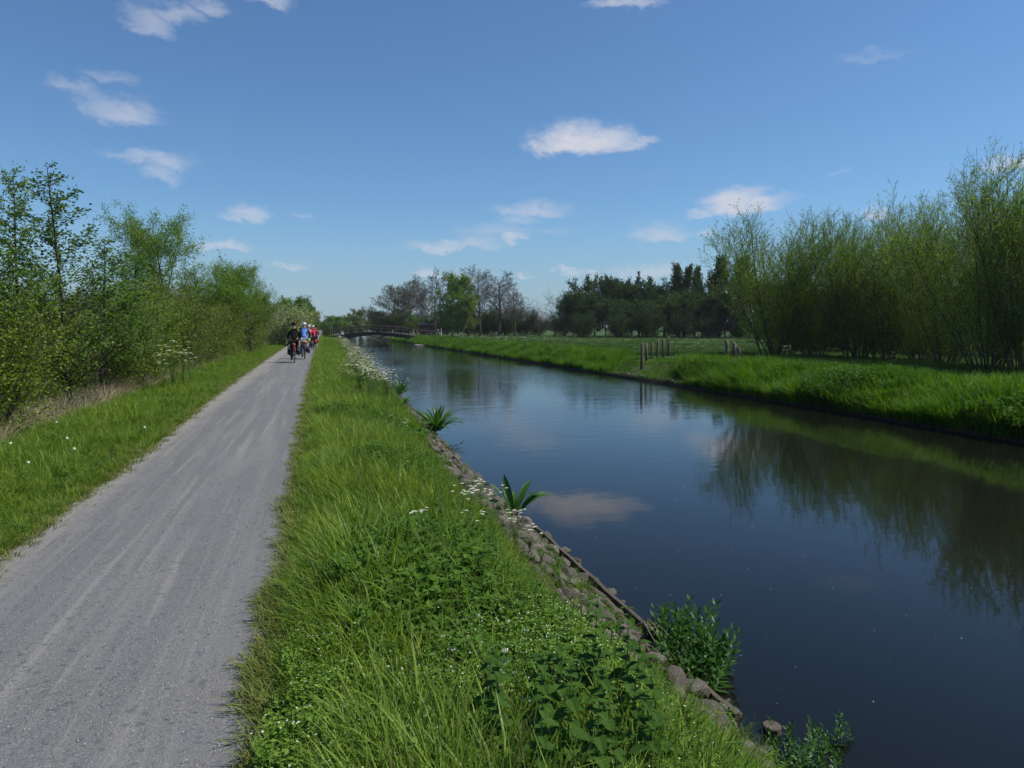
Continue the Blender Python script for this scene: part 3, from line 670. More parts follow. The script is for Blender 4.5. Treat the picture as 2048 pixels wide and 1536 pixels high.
# ------------------------------------------------------------------ grass and herbs
def blade(mb, base, az_, h, w_, bend, lean, segs=4, mi=0, rr=rnd):
    dx, dy = math.cos(az_), math.sin(az_); sx_, sy_ = -dy, dx
    tw = rr.uniform(-.6, .6); sx_, sy_ = math.cos(az_ + math.pi / 2 + tw), math.sin(az_ + math.pi / 2 + tw)
    o = len(mb.v); a = lean; x_, y_, z_ = base
    for i in range(segs + 1):
        f = i / segs; ww = w_ * (1 - f ** 1.6) * .5 * (.7 + .6 * min(f * 3, 1)) + .0004
        mb.v.append((x_ - sx_ * ww, y_ - sy_ * ww, z_)); mb.v.append((x_ + sx_ * ww, y_ + sy_ * ww, z_))
        st = h / segs; x_ += dx * math.sin(a) * st; y_ += dy * math.sin(a) * st; z_ += math.cos(a) * st; a += bend / segs
    for i in range(segs): mb.f.append((o + 2 * i, o + 2 * i + 1, o + 2 * i + 3, o + 2 * i + 2)); mb.m.append(mi)
def tuft(name, seed, n, h, w_, rad, mats, bend=(.3, 1.5), lean=(.02, .45), segs=4, stems=0, stem_mi=1):
    rr = random.Random(seed); mb = MB()
    for k in range(n):
        a = rr.uniform(0, 6.28); q = rad * math.sqrt(rr.random())
        blade(mb, (q * math.cos(a), q * math.sin(a), -.02), a + rr.uniform(-1.2, 1.2), h * rr.uniform(.55, 1.15), w_ * rr.uniform(.7, 1.3), rr.uniform(*bend), rr.uniform(*lean), segs, 0, rr)
    for k in range(stems):
        a = rr.uniform(0, 6.28); L = rr.uniform(.1, .3); hh = h * rr.uniform(1.1, 1.4)
        p1 = (math.cos(a) * L * .4 * hh, math.sin(a) * L * .4 * hh, hh * .6); p2 = (math.cos(a) * L * hh, math.sin(a) * L * hh, hh)
        mb.tube([(0, 0, 0), p1, p2], [.0016, .0013, .001], 3, stem_mi, False)
        for j in range(8):
            f = j / 8; c_ = (p1[0] + (p2[0] - p1[0]) * (.4 + .6 * f), p1[1] + (p2[1] - p1[1]) * (.4 + .6 * f), p1[2] + (p2[2] - p1[2]) * (.4 + .6 * f))
            blade(mb, c_, rr.uniform(0, 6.28), .014, .003, .2, .5, 1, stem_mi, rr)
    return mb.mesh(name, mats)
def herb(name, seed, n, h, leaf_l, leaf_w, rad, mats, flowers=0, fsize=.004, layers=4, fmi=1):
    rr = random.Random(seed); mb = MB()
    for k in range(n):
        a = rr.uniform(0, 6.28); q = rad * math.sqrt(rr.random()); hh = h * rr.uniform(.5, 1.1)
        bx_, by_ = q * math.cos(a), q * math.sin(a)
        for j in range(layers):
            zz = hh * (.3 + .7 * (j + 1) / layers); lw = leaf_w * (1.1 - .35 * j / layers)
            for s_ in range(2):
                az_ = a + j * 1.57 + s_ * 3.14 + rr.uniform(-.5, .5); el_ = rr.uniform(-.3, .5); L = leaf_l * rr.uniform(.7, 1.2)
                d = Vector((math.cos(az_) * math.cos(el_), math.sin(az_) * math.cos(el_), math.sin(el_))); sd_ = Vector((-math.sin(az_), math.cos(az_), rr.uniform(-.4, .4))) * lw * .5
                b0 = Vector((bx_, by_, zz)); fold = Vector((0, 0, -.12 * L))
                mb.add([b0, b0 + d * L * .4 + sd_, b0 + d * L * .45 - Vector((0, 0, .1 * L)), b0 + d * L * .4 - sd_, b0 + d * L - Vector((0, 0, .2 * L))], [(0, 1, 2), (1, 4, 2), (0, 2, 3), (2, 4, 3)], 0)
        mb.tube([(bx_ * .6, by_ * .6, -.02), (bx_, by_, hh)], .0018, 3, 0, False)
    for k in range(flowers):
        a = rr.uniform(0, 6.28); q = rad * math.sqrt(rr.random()); c_ = Vector((q * math.cos(a), q * math.sin(a), h * rr.uniform(.75, 1.15)))
        vs = [c_ + Vector((math.cos(t_ * 1.2566) * fsize, math.sin(t_ * 1.2566) * fsize, rr.uniform(-.3, .3) * fsize)) for t_ in range(5)]
        mb.add(vs, [(0, 1, 2, 3, 4)], fmi)
    return mb.mesh(name, mats)

ST_ = [tuft('straw_tuft', 380 + i, 12, .34, .0055, .07, [M['grass_edge'], M['grass_dry']], bend=(.4, 2.0), lean=(.1, .9)) for i in range(2)]
GR = [tuft('grass_tuft', 300 + i, 24, .34, .0068, .08, [M['grass'], M['grass_dry']], bend=(.4, 2.1), lean=(.05, .6)) for i in range(4)]
GR += [tuft('grass_tuft', 310, 15, .36, .012, .06, [M['grass'], M['grass_dry']], bend=(.6, 2.0)), tuft('grass_tuft', 311, 24, .32, .005, .07, [M['grass'], M['grass_edge']], stems=1),
       tuft('grass_tuft', 312, 30, .27, .0055, .09, [M['grass'], M['grass_dry']], bend=(.8, 2.4), lean=(.2, .8))]
HB = [herb('herb_clump', 320 + i, 9, .22, .055, .032, .09, [M['herb'], M['white_flower']]) for i in range(3)]
CW = [herb('chickweed_clump', 330 + i, 22, .13, .022, .013, .09, [M['chickweed'], M['white_flower']], flowers=[9, 5, 1][i], fsize=.0034) for i in range(3)]
ED = [tuft('edge_tuft', 340 + i, 24, .11, .005, .07, [M['grass_edge'], M['grass_dry']], bend=(.4, 2.0), lean=(.3, 1.1), segs=3) for i in range(3)]
DR = [tuft('dead_tuft', 350 + i, 22, .55, .006, .14, [M['grass_dry'], M['grass_dry']], bend=(.1, 1.4), lean=(.0, .6)) for i in range(3)]
FG = [tuft('bank_tuft', 360 + i, 26, .42, .014, .15, [M['grass_far'], M['grass_dry']], segs=3) for i in range(4)] + [herb('bank_herb', 366 + i, 18, .31, .06, .034, .18, [M['herb'], M['white_flower']], layers=4) for i in range(2)]
FM = [tuft('meadow_tuft', 370 + i, 26, .17, .014, .25, [M['grass_meadow'], M['grass_dry']], segs=2) for i in range(3)]

def in_sector(x, y):
    """grass is grazed short round the fence posts"""
    s = np.ones(len(x)); ax, ay = place(1283, 31.4); bx, by = place(1336, 39.8)
    t_ = np.clip(((x - ax) * (bx - ax) + (y - ay) * (by - ay)) / ((bx - ax) ** 2 + (by - ay) ** 2), 0, 1)
    dx, dy = x - (ax + t_ * (bx - ax)), y - (ay + t_ * (by - ay)); along = dx * .42 + dy * .9; across = np.abs(dx * .9 - dy * .42)
    return np.where((along > -5.5) & (along < .8) & (across < 1.6), .3, s)
def patch(x, y, s, o=0): return .5 + .5 * np.sin(x * s * 1.3 + o + 1.7 * np.sin(y * s + o)) * np.sin(y * s * .9 - o + 1.3 * np.sin(x * s * .7))
def loguni(n, a, b): return a * (b / a) ** rng.random(n)

# near bank
n = 24000; yy = loguni(n, 1.5, 140); u = rng.random(n); lo = path_r(yy) + .11 + .05 * np.sin(yy * 4.1) * np.sin(yy * 1.7); hi = wat_n(yy) - np.interp(yy, [3.1, 3.8, 8, 12, 16, 30], [.40, .80, .74, .5, .38, .34]) - rng.random(n) * .06
xx = lo + (hi - lo) * u; zz = ground_z(xx, yy)
d_edge = xx - lo; d_wat = hi - xx
sc = np.clip(.42 + d_edge * 1.5, .42, 1.0) * (.6 + .5 * patch(xx, yy, 1.1)) * rng.uniform(.65, 1.2, n) * np.clip(.42 + d_wat * 1.1, .42, 1)
idx = rng.integers(0, 7, n); hm = patch(xx, yy, .8, 2.0)
herbm = (rng.random(n) < np.clip((hm - .55) * 2.2, .03, .55) * np.clip(d_edge * 1.6, 0, 1)); idx = np.where(herbm, rng.integers(7, 10, n), idx); idx = np.where(rng.random(n) < .025, rng.integers(10, 12, n), idx)
sc = sc * np.where(rng.random(n) < .05, 1.3, 1)
scatter('bank_grass', np.stack([xx, yy, zz], 1), rng.uniform(0, 6.28, n), sc, idx, GR + HB + ST_, tilt=rng.normal(0, .12, (n, 2)), kind='stuff', label='lush mixed grass and herbs between the path and the water')
# trodden fringes on both sides of the path
n = 5500; yy = loguni(n, 1.5, 60); side = rng.random(n) < .6
xx = np.where(side, path_r(yy) + .09 + .05 * np.sin(yy * 4.1) * np.sin(yy * 1.7) + rng.normal(.0, .055, n), path_l(yy) - rng.normal(.06, .08, n)); zz = ground_z(xx, yy) + .01
scatter('path_fringe_grass', np.stack([xx, yy, zz], 1), rng.uniform(0, 6.28, n), rng.uniform(.45, 1.1, n), rng.integers(0, 3, n), ED, tilt=rng.normal(0, .15, (n, 2)), kind='stuff', label='short yellowish grass fringing the towpath')
# left verge
n = 15000; yy = loguni(n, 4.2, 110); u = rng.random(n); hi = path_l(yy) - .03; lo = hi - 2.0
xx = lo + (hi - lo) * u; zz = ground_z(xx, yy)
sc = np.clip(.38 + (hi - xx) * .28, .38, .85) * (.6 + .6 * patch(xx, yy, 1.3, 1)) * rng.uniform(.7, 1.3, n)
idx = np.where(rng.random(n) < .14, rng.integers(7, 11, n), rng.integers(0, 7, n))
scatter('verge_grass', np.stack([xx, yy, zz], 1), rng.uniform(0, 6.28, n), sc, idx, GR + HB + ST_, tilt=rng.normal(0, .1, (n, 2)), kind='stuff', label='bright green grass verge between the path and the hedge')
# dead grass below the hedge
n = 3800; yy = loguni(n, 7, 70); xx = path_l(yy) - rng.normal(2.2, .17, n); zz = ground_z(xx, yy)
scatter('dead_grass', np.stack([xx, yy, zz], 1), rng.uniform(0, 6.28, n), rng.uniform(.5, 1.1, n), rng.integers(0, 3, n), DR, tilt=rng.normal(0, .3, (n, 2)), kind='stuff', label='pale dead grass along the foot of the left hedge')
n = 5000; yy = loguni(n, 7, 40); xx = -4.6 - rng.random(n) * 6; zz = ground_z(xx, yy)
scatter('hedge_floor_grass', np.stack([xx, yy, zz], 1), rng.uniform(0, 6.28, n), rng.uniform(.8, 1.6, n), rng.integers(0, 10, n), GR + HB, kind='stuff', label='grass and weeds below and behind the hedge')
# chickweed in front
n = 2400; yy = rng.uniform(1.6, 3.7, n); xx = rng.uniform(-.15, 1.35, n); kp = rng.random(n) < np.clip(.45 + xx, .3, 1) * np.clip(1.25 - (yy - 2.3) * .8, 0, 1) * (.35 + .65 * patch(xx, yy, 2.4, 3)); xx, yy = xx[kp], yy[kp]; n = len(xx); zz = ground_z(xx, yy)
scatter('chickweed', np.stack([xx, yy, zz + .03], 1), rng.uniform(0, 6.28, n), rng.uniform(.7, 1.35, n), rng.integers(0, 3, n), CW, tilt=rng.normal(0, .15, (n, 2)), kind='stuff', label='pale green chickweed with tiny white flowers in the foreground grass')
# far bank and meadow
n = 20000; yy = loguni(n, 8, 130); wf_ = wat_f(yy); xx = wf_ + .02 + rng.random(n) ** 1.15 * 4.3; zz = ground_z(xx, yy)
post_ = np.min([np.hypot(xx - place(a_, b_)[0], (yy - place(a_, b_)[1]) * .6) for a_, b_ in ((1283, 31.4), (1293, 33.2), (1303, 34.6), (1315, 36.2), (1326, 37.8), (1336, 39.8), (1455, 37), (1467, 36.5))], axis=0)
kp = post_ > .45; xx, yy, zz, wf_ = xx[kp], yy[kp], zz[kp], wf_[kp]; n = len(xx)
low_ = in_sector(xx, yy)
hm = patch(xx, yy, .45, 1.2)
idx = np.where(rng.random(n) < np.clip((hm - .5) * 1.2, .06, .45), rng.integers(4, 6, n), rng.integers(0, 4, n))
sc = low_ * rng.uniform(.6, 1.3, n) * (.65 + .6 * patch(xx, yy, .7)) * np.clip(1.15 - (xx - wf_ - 2) * .12, .7, 1.2)
scatter('far_bank_grass', np.stack([xx, yy, zz - .02], 1), rng.uniform(0, 6.28, n), sc, idx, FG, tilt=rng.normal(0, .15, (n, 2)), kind='stuff', label='tall lush grass and nettles on the far bank')
n = 26000; yy = loguni(n, 8, 150); xx = wat_f(yy) + 4 + rng.random(n) ** 1.3 * (12 + yy * .55); zz = ground_z(xx, yy)
scatter('meadow_grass', np.stack([xx, yy, zz], 1), rng.uniform(0, 6.28, n), in_sector(xx, yy) * rng.uniform(.6, 1.25, n) * (.7 + .5 * patch(xx, yy, .3)), rng.integers(0, 3, n), FM, kind='stuff', label='meadow grass beyond the far bank')

# loose chippings on the path
def pebble(seed, m_):
    rr = random.Random(seed); bm = bmesh.new(); bmesh.ops.create_icosphere(bm, subdivisions=1, radius=1)
    for v in bm.verts: v.co *= rr.uniform(.7, 1.2)
    me_ = bpy.data.meshes.new('chipping'); bm.to_mesh(me_); bm.free(); me_.materials.append(m_); return me_
chip_m = [simple('chipping_grey', (.19, .2, .22), .85), simple('chipping_dark', (.08, .085, .1), .8), simple('chipping_pale', (.42, .41, .39), .85)]
n = 5000; yy = loguni(n, 1.8, 9); u = rng.random(n) ** .8; xx = path_l(yy) + (path_r(yy) + .04 - path_l(yy)) * u
scatter('path_chippings', np.stack([xx, yy, np.full(n, .012) + .03 * (1 - (2 * u - 1) ** 2)], 1), rng.uniform(0, 6.28, n), rng.uniform(.0012, .0034, n), rng.integers(0, 3, n), [pebble(5, chip_m[0]), pebble(6, chip_m[1]), pebble(7, chip_m[2])], kind='stuff', label='loose grey chippings lying on the towpath')
# ------------------------------------------------------------------ bank plants
def long_leaf(name, L, w_, m_, curve_=.9, wav=.12, seed=0):
    """lanceolate leaf standing from the origin, folded along the midrib, arching towards +Y"""
    rr = random.Random(seed); mb = MB(); n = 7; y_, z_, a = 0, 0, .12; vs = []
    for i in range(n + 1):
        f = i / n; ww = w_ * .5 * (math.sin(math.pi * min(1, f * .92 + .05)) ** .8) * (1 if f < .97 else .15)
        k = wav * w_ * math.sin(i * 2.6 + seed)
        vs += [(-ww, y_ - .15 * ww + k * .5, z_ + ww * .35 + k), (0, y_, z_), (ww, y_ - .15 * ww - k * .5, z_ + ww * .35 - k)]
        st = L / n; y_ += math.sin(a) * st; z_ += math.cos(a) * st; a += curve_ / n
    fs = []
    for i in range(n): fs += [(3 * i, 3 * i + 1, 3 * i + 4, 3 * i + 3), (3 * i + 1, 3 * i + 2, 3 * i + 5, 3 * i + 4)]
    mb.add(vs, fs); return mb.mesh(name, m_, True)
def dock(label, x_, y_, z_, n, h, seed, spread=.5, w_=.075):
    rr = random.Random(seed); e = thing('water_dock', label, 'plant', (x_, y_, z_))
    ms = [long_leaf('dock_leaf', 1.0, w_ / h, M['dock'], c_, .1, k) for k, c_ in enumerate((.25, .9, 1.7))]
    for k in range(n):
        s = math.sqrt(k / n) * rr.uniform(.6, 1.15); a = rr.uniform(0, 6.28); q = .12 * s
        obj('leaf', ms[min(2, int(s * 3))], e, (q * math.sin(-a), q * math.cos(a), 0), (-s * spread * rr.uniform(.5, 1.2), rr.uniform(-.35, .35), a), h * rr.uniform(.5, 1.08))
    return e
dock('bushy water dock with broad upright leaves, middle one on the near waterline', 2.3, 14.3, -.5, 95, .62, 1, .6, .048)
dock('few-leaved water dock with tall pointed leaves nearest of the waterline docks', 2.14, 7.75, -.52, 12, .46, 2, .6, .08)
dock('dark water dock clump, farthest along the near waterline', 2.45, 22.4, -.48, 75, .56, 3, .65, .045)
dock('small dock rosette on the near bank below the farthest waterline dock', 2.0, 17.6, -.3, 14, .3, 4, .9)

# stems with opposite leaves (leafy waterside clump)
def leaf_flat(name, L, w_, m_, serr=0, n=6):
    mb = MB(); vs = [(0, 0, 0)]; 
    for i in range(n + 1):
        f = i / n; prof = (math.sin(math.pi * (f ** .75)) ** .8) if 0 < f < 1 else (.25 if f == 0 else 0.0)
        ww = w_ * .5 * prof * (1 + (serr if i % 2 else -serr)); z_ = -.35 * L * f * f
        vs += [(-ww, f * L, z_ + ww * .25), (0, f * L, z_), (ww, f * L, z_ + ww * .25)]
    fs = []
    for i in range(n): a = 1 + 3 * i; fs += [(a, a + 1, a + 4, a + 3), (a + 1, a + 2, a + 5, a + 4)]
    mb.add(vs, fs); return mb.mesh(name, m_, False)
def shoot(seed, h, leaf_l, leaf_w, pairs, m_):
    rr = random.Random(seed); mb = MB(); bx_, by_ = rr.uniform(-.04, .04), rr.uniform(-.04, .04)
    mb.tube([(0, 0, -.1), (bx_ * .4, by_ * .4, h * .5), (bx_, by_, h)], [.004, .003, .002], 4, 0)
    for j in range(pairs):
        f = .18 + .82 * j / (pairs - 1)
        for s_ in (0, 1):
            a = j * 1.57 + s_ * math.pi + rr.uniform(-.3, .3); e_ = .25 + .9 * f * rr.uniform(.6, 1.1); L = leaf_l * (1.1 - .5 * f) * rr.uniform(.8, 1.15); wv = leaf_w * L / leaf_l
            d = Vector((math.cos(a) * math.cos(e_), math.sin(a) * math.cos(e_), math.sin(e_))); sd_ = Vector((-math.sin(a), math.cos(a), 0)) * wv * .5; upn = sd_.cross(d).normalized()
            b0 = Vector((bx_ * f, by_ * f, h * f))
            p = [b0, b0 + d * L * .35 + sd_ + upn * wv * .15, b0 + d * L * .35, b0 + d * L * .35 - sd_ + upn * wv * .15, b0 + d * L * .7 + sd_ * .65 - Vector((0, 0, .06 * L)), b0 + d * L * .7 - Vector((0, 0, .09 * L)), b0 + d * L * .7 - sd_ * .65 - Vector((0, 0, .06 * L)), b0 + d * L - Vector((0, 0, .16 * L))]
            mb.add(p, [(0, 1, 2), (0, 2, 3), (1, 4, 5, 2), (2, 5, 6, 3), (4, 7, 5), (5, 7, 6)], 1)
    return mb.mesh('leafy_shoot', [M['stalk'], m_])
SH = [shoot(400 + i, 1.0, .30, .095, 10, M['dock']) for i in range(4)]
def shoots(label, x_, y_, z_, n, h, rx, ry, seed, name='willowherb_clump'):
    rr = random.Random(seed); e = thing(name, label, 'plant', (x_, y_, z_))
    for k in range(n):
        a = rr.uniform(0, 6.28); q = math.sqrt(rr.random())
        obj('leafy_shoot', SH[k % 4], e, (rx * q * math.cos(a), ry * q * math.sin(a), 0), (rr.uniform(-.25, .25) - .3 * q * math.sin(a), rr.uniform(-.2, .2) + .45 * q * math.cos(a), rr.uniform(0, 6.28)), h * rr.uniform(.6, 1.1))
shoots('dense dark green leafy clump standing in the water beside the foreground stones', 2.27, 3.98, -.66, 84, .38, .21, .3, 5)
shoots('low leafy clump at the waterline at the bottom edge of the view', 2.34, 2.93, -.62, 22, .19, .2, .16, 6)
shoots('small brown-tinged leafy sprig in the water by the round stump', 2.62, 2.98, -.64, 5, .2, .1, .08, 7)

# hogweed with lobed leaves
def lobed(name, r_, m_):
    mb = MB(); n = 22; vs = [(0, 0, 0)]
    for i in range(n):
        a = -2.6 + 5.2 * i / (n - 1); q = r_ * (.62 + .38 * abs(math.cos(a * 1.5))) * (1.08 if i % 2 else .88)
        vs.append((q * math.sin(a), q * math.cos(a) + .2 * r_, .12 * r_ * math.cos(a * 3) - .12 * q))
    mb.add(vs, [(0, i, i + 1) for i in range(1, n)]); mb.tube([(0, 0, 0), (0, -.5 * r_, -.4 * r_), (0, -.9 * r_, -1.4 * r_)], [.03 * r_, .035 * r_, .04 * r_], 4, 0, False)
    return mb.mesh(name, m_)
LB = lobed('lobed_leaf', 1.0, M['herb'])
def hogweed(label, x_, y_, n, r_, seed, spread=.3):
    rr = random.Random(seed); z_ = gz(x_, y_); e = thing('hogweed', label, 'plant', (x_, y_, z_))
    for k in range(n):
        a = k * 2.4; q = spread * math.sqrt((k + .5) / n)
        obj('leaf', LB, e, (q * math.cos(a), q * math.sin(a), r_ * rr.uniform(1.6, 3.0)), (rr.uniform(-.7, .3), rr.uniform(-.4, .4), a - 1.57), r_ * rr.uniform(.7, 1.2))
hogweed('broad-leaved hogweed plant on the near bank before the middle waterline dock', 1.25, 10.6, 20, .095, 1, .34)
hogweed('small hogweed in the grass left of the few-leaved water dock', .75, 8.3, 8, .055, 2, .18)
hogweed('bluish broad-leaved plant at the path edge by the white umbels', .25, 17.5, 12, .07, 3, .3)

# stinging nettles: stem and leaf parts
NL = leaf_flat('nettle_leaf', .088, .056, M['nettle'], .07, 12)
def nettle(label, x_, y_, h, seed):
    rr = random.Random(seed); z_ = gz(x_, y_); e = thing('stinging_nettle', label, 'plant', (x_, y_, z_), group='stinging nettles in the foreground grass')
    lx, ly = rr.uniform(-.06, .06), rr.uniform(-.06, .06); mb = MB(); mb.tube([(0, 0, -.03), (lx * .3, ly * .3, h * .5), (lx, ly, h)], [.0035, .003, .0015], 4)
    obj('stem', mb.mesh('nettle_stem', M['stalk']), e); k = 10
    for j in range(k):
        f = .3 + .7 * j / (k - 1); s = ((1.25 - .75 * f) if f > .6 else 1.0) * (.62 if h < .41 else .95)
        for q in (0, 1): obj('leaf', NL, e, (lx * f, ly * f, h * f), (rr.uniform(-.15, .45), rr.uniform(-.2, .2), j * 1.57 + q * math.pi + rr.uniform(-.2, .2)), s * rr.uniform(.85, 1.2))
npos = [(.62, 1.95), (.72, 2.12), (.85, 2.0), (.95, 2.2), (.78, 2.32), (1.05, 2.05), (1.1, 2.35), (.9, 2.45), (.55, 2.25), (1.2, 2.5), (1.02, 2.6), (.68, 2.5), (1.2, 2.2),
        (.95, 3.9), (1.05, 4.15), (.85, 4.3), (1.1, 4.5), (.95, 4.7), (1.05, 5.0), (.8, 5.0), (1.12, 4.85), (.9, 5.3), (.75, 4.6)]
for k, (x_, y_) in enumerate(npos): nettle('dark stinging nettle with toothed leaves at the bottom of the view' if y_ < 3.4 else 'stinging nettle in the dark patch left of the bare stones', x_ + rnd.uniform(-.05, .05), y_, rnd.uniform(.42, .54) if y_ < 3.4 else rnd.uniform(.3, .4), 500 + k)

# white dead-nettles
def deadnettle(seed):
    rr = random.Random(seed); h = .34; st = MB(); st.tube([(0, 0, 0), (.01, .01, h)], [.003, .002], 4)
    for j in range(5):
        f = .35 + .65 * j / 4
        for q in (0, 1):
            a = j * 1.57 + q * math.pi; d = Vector((math.cos(a), math.sin(a), .1)); s_ = Vector((-math.sin(a), math.cos(a), 0)) * .018; b0 = Vector((.01 * f, .01 * f, h * f)); L = .055 * (1.3 - .5 * f)
            st.add([b0, b0 + d * L * .4 + s_, b0 + d * L, b0 + d * L * .4 - s_], [(0, 1, 2, 3)], 0)
    bl = MB()
    for j in range(3):
        for q in range(6):
            a = q * 1.05 + j; c_ = (.014 * math.cos(a), .014 * math.sin(a), h * (.6 + .17 * j)); bl.ball(c_, (.006, .006, .010), 5, 3)
    return st.mesh('deadnettle_foliage', M['herb']), bl.mesh('deadnettle_blossom', M['white_flower'])
DN = [deadnettle(k) for k in range(2)]
for k, (px, py) in enumerate([(1010, 1300), (1030, 1325), (1000, 1345), (955, 1390), (1045, 1370), (885, 1250), (940, 1215), (1015, 1225), (1052, 1240), (850, 1150), (955, 1205), (1090, 1290), (742, 880), (905, 1285)]):
    d = pixel_dir(px, py); t_ = (-1.35) / d.z; x_, y_ = d.x * t_, d.y * t_
    e = thing('white_dead_nettle', 'white dead-nettle flower spike in the near bank grass', 'flower', (x_, y_, gz(x_, y_)), rnd.uniform(0, 6), rnd.uniform(.6, .85), group='white dead-nettles on the near bank')
    obj('foliage', DN[k % 2][0], e); obj('blossom', DN[k % 2][1], e)

# cow parsley
def parsley(seed, h=.95, n=9):
    rr = random.Random(seed); st = MB(); bl = MB()
    for k in range(n):
        a = rr.uniform(0, 6.28); q = rr.uniform(.06, .34); hh = h * rr.uniform(.68, 1.05); m_ = (math.cos(a) * q * .3, math.sin(a) * q * .3, hh * .55); tp = (math.cos(a) * q, math.sin(a) * q, hh)
        st.tube([(0, 0, 0), m_, tp], [.005, .0035, .002], 3, 0, False)
        for j in range(11):
            b = j * 2.4; r_ = .038 * math.sqrt(j / 10) * rr.uniform(.8, 1.2); c_ = Vector((tp[0] + r_ * math.cos(b), tp[1] + r_ * math.sin(b), tp[2] + .022 - r_ * .25))
            st.tube([tp, c_ - Vector((0, 0, .002))], .0008, 3, 0, False)
            s = rr.uniform(.010, .017); bl.add([c_ + Vector((s * math.cos(i * 1.047), s * math.sin(i * 1.047), rr.uniform(-.003, .003))) for i in range(6)], [tuple(range(6))], 0)
    for k in range(60):
        a = rr.uniform(0, 6.28); z_ = h * rr.uniform(.05, .62); q = rr.uniform(.04, .3); L = rr.uniform(.05, .1); el_ = rr.uniform(-.2, .4)
        d = Vector((math.cos(a), math.sin(a), math.sin(el_))); s_ = Vector((-math.sin(a), math.cos(a), 0)) * L * .22; b0 = Vector((q * math.cos(a), q * math.sin(a), z_))
        st.add([b0, b0 + d * L * .4 + s_, b0 + d * L, b0 + d * L * .4 - s_], [(0, 1, 2, 3)], 1)
    return st.mesh('parsley_foliage', [M['stalk'], M['herb']]), bl.mesh('parsley_blossom', M['white_flower'])
CP = [parsley(600 + k, .95, 9 + k * 3) for k in range(4)]
def put_parsley(x_, y_, s, label, group=None, k=0):
    e = thing('cow_parsley', label, 'flower', (x_, y_, gz(x_, y_)), rnd.uniform(0, 6.28), s, group=group)
    obj('foliage', CP[k % 4][0], e); obj('blossom', CP[k % 4][1], e)
G = 'cow parsley in the white band on the near bank'
for k in range(150):
    y_ = 15.8 * (95 / 15.8) ** ((k + rnd.random()) / 150); x_ = float(wat_n(y_)) - rnd.uniform(.6, 1.5) - (.5 if y_ < 22 and rnd.random() < .4 else 0)
    put_parsley(x_, y_, rnd.uniform(.6, .85), 'white cow parsley in the dense flowering band along the near bank', G, k)
G = 'cow parsley on the far bank crest'
for k in range(46):
    y_ = rnd.uniform(56, 96); x_ = float(wat_f(y_)) + rnd.uniform(1.2, 5.0)
    put_parsley(x_, y_, rnd.uniform(.6, .95), 'white cow parsley on the far bank crest near the footbridge', G, k)
for px, py_, D, s, lb in [(345, 0, 17.4, 1.35, 'tallest white cow parsley before the left hedge'), (364, 0, 17.9, 1.15, 'white cow parsley just right of the tallest one before the left hedge'), (326, 0, 17.0, 1.0, 'white cow parsley just left of the tallest one before the left hedge'),
                         (378, 0, 19.0, .95, 'small white cow parsley before the left hedge, right of the tall group'), (150, 0, 12.6, .42, 'small white cow parsley in the dead grass below the second tall alder'), (122, 0, 12.2, .36, 'smallest white cow parsley in the dead grass below the tall alders'),
                         (1050, 0, 50, 1.1, 'large white umbels on the far bank, left of the pair'), (1093, 0, 47, 1.1, 'large white umbels on the far bank, right of the pair'), (1330, 0, 41, .8, 'white cow parsley at the end of the fence posts'), (1345, 0, 42, .8, 'white cow parsley just behind the last fence post'),
                         (1397, 0, 37, .9, 'pale cow parsley alone between the fence posts and the two stumps'), (1452, 0, 33, .7, 'white cow parsley in front of the dark stumps'), (1574, 0, 33, .8, 'white cow parsley before the first willow'), (1786, 0, 28, .7, 'white cow parsley in the willow shade on the far bank')]:
    X, Y = place(px, D); put_parsley(X, Y, s, lb, None, int(px))
for px, py in [(962, 1003), (992, 1005), (935, 1030), (1030, 1045), (1060, 1055), (952, 1075), (825, 815), (812, 870), (838, 1085), (780, 850)]:
    d = pixel_dir(px, py); t_ = -1.55 / d.z; x_, y_ = d.x * t_, d.y * t_
    put_parsley(min(x_, float(wat_n(y_)) - .22), y_, .28 + .05 * (px % 3), 'small white umbel plant near the waterline of the near bank', 'small white umbels along the near waterline', px)
for k, (px, py) in enumerate([(55, 940), (133, 890), (147, 912), (20, 905), (288, 862), (112, 860)]):
    d = pixel_dir(px, py); t_ = -1.4 / d.z; e = thing('dandelion', 'dandelion clock on the left grass verge', 'flower', (d.x * t_, d.y * t_, gz(d.x * t_, d.y * t_)), group='dandelion clocks on the left verge')
    mb = MB(); mb.tube([(0, 0, 0), (.01, 0, .22)], .003, 4); obj('stem', mb.mesh('dandelion_stem', M['stalk']), e)
    mb = MB(); mb.ball((.01, 0, .235), .015, 8, 6, jit=.15, rr=rnd); obj('seed_head', mb.mesh('seed_head', M['white_flower']), e)

# ------------------------------------------------------------------ stone edging of the near bank
sm, t = mat('bank_stone')
g = t.new('ShaderNodeNewGeometry'); oi = t.new('ShaderNodeObjectInfo')
a_ = t.noise(g.outputs['Position'], 16, 6, .65); b_ = t.noise(g.outputs['Position'], 60, 4, .7)
c = t.ramp(oi.outputs['Random'], [(0, (.05, .042, .034)), (.5, (.085, .073, .06)), (1, (.14, .122, .10))])
c = t.mix(t.smooth(a_.outputs[0], .42, .68), c, (.045, .038, .03)); c = t.mix(t.math('MULTIPLY', t.smooth(b_.outputs[0], .5, .75), .5), c, (.24, .215, .18))
zz_ = t.new('ShaderNodeSeparateXYZ', {0: g.outputs['Position']}).outputs[2]
c = t.mix(t.math('MULTIPLY', t.smooth(zz_, -.53, -.6), .7), c, (.045, .05, .02))
bp = t.new('ShaderNodeBump', {'Strength': .9, 'Distance': .012, 'Height': t.math('ADD', a_.outputs[0], t.math('MULTIPLY', b_.outputs[0], .4))})
b = t.new('ShaderNodeBsdfPrincipled', {'Base Color': c, 'Roughness': .85, 'Normal': bp.outputs[0]}); t.l.new(b.outputs[0], t.out.inputs[0])
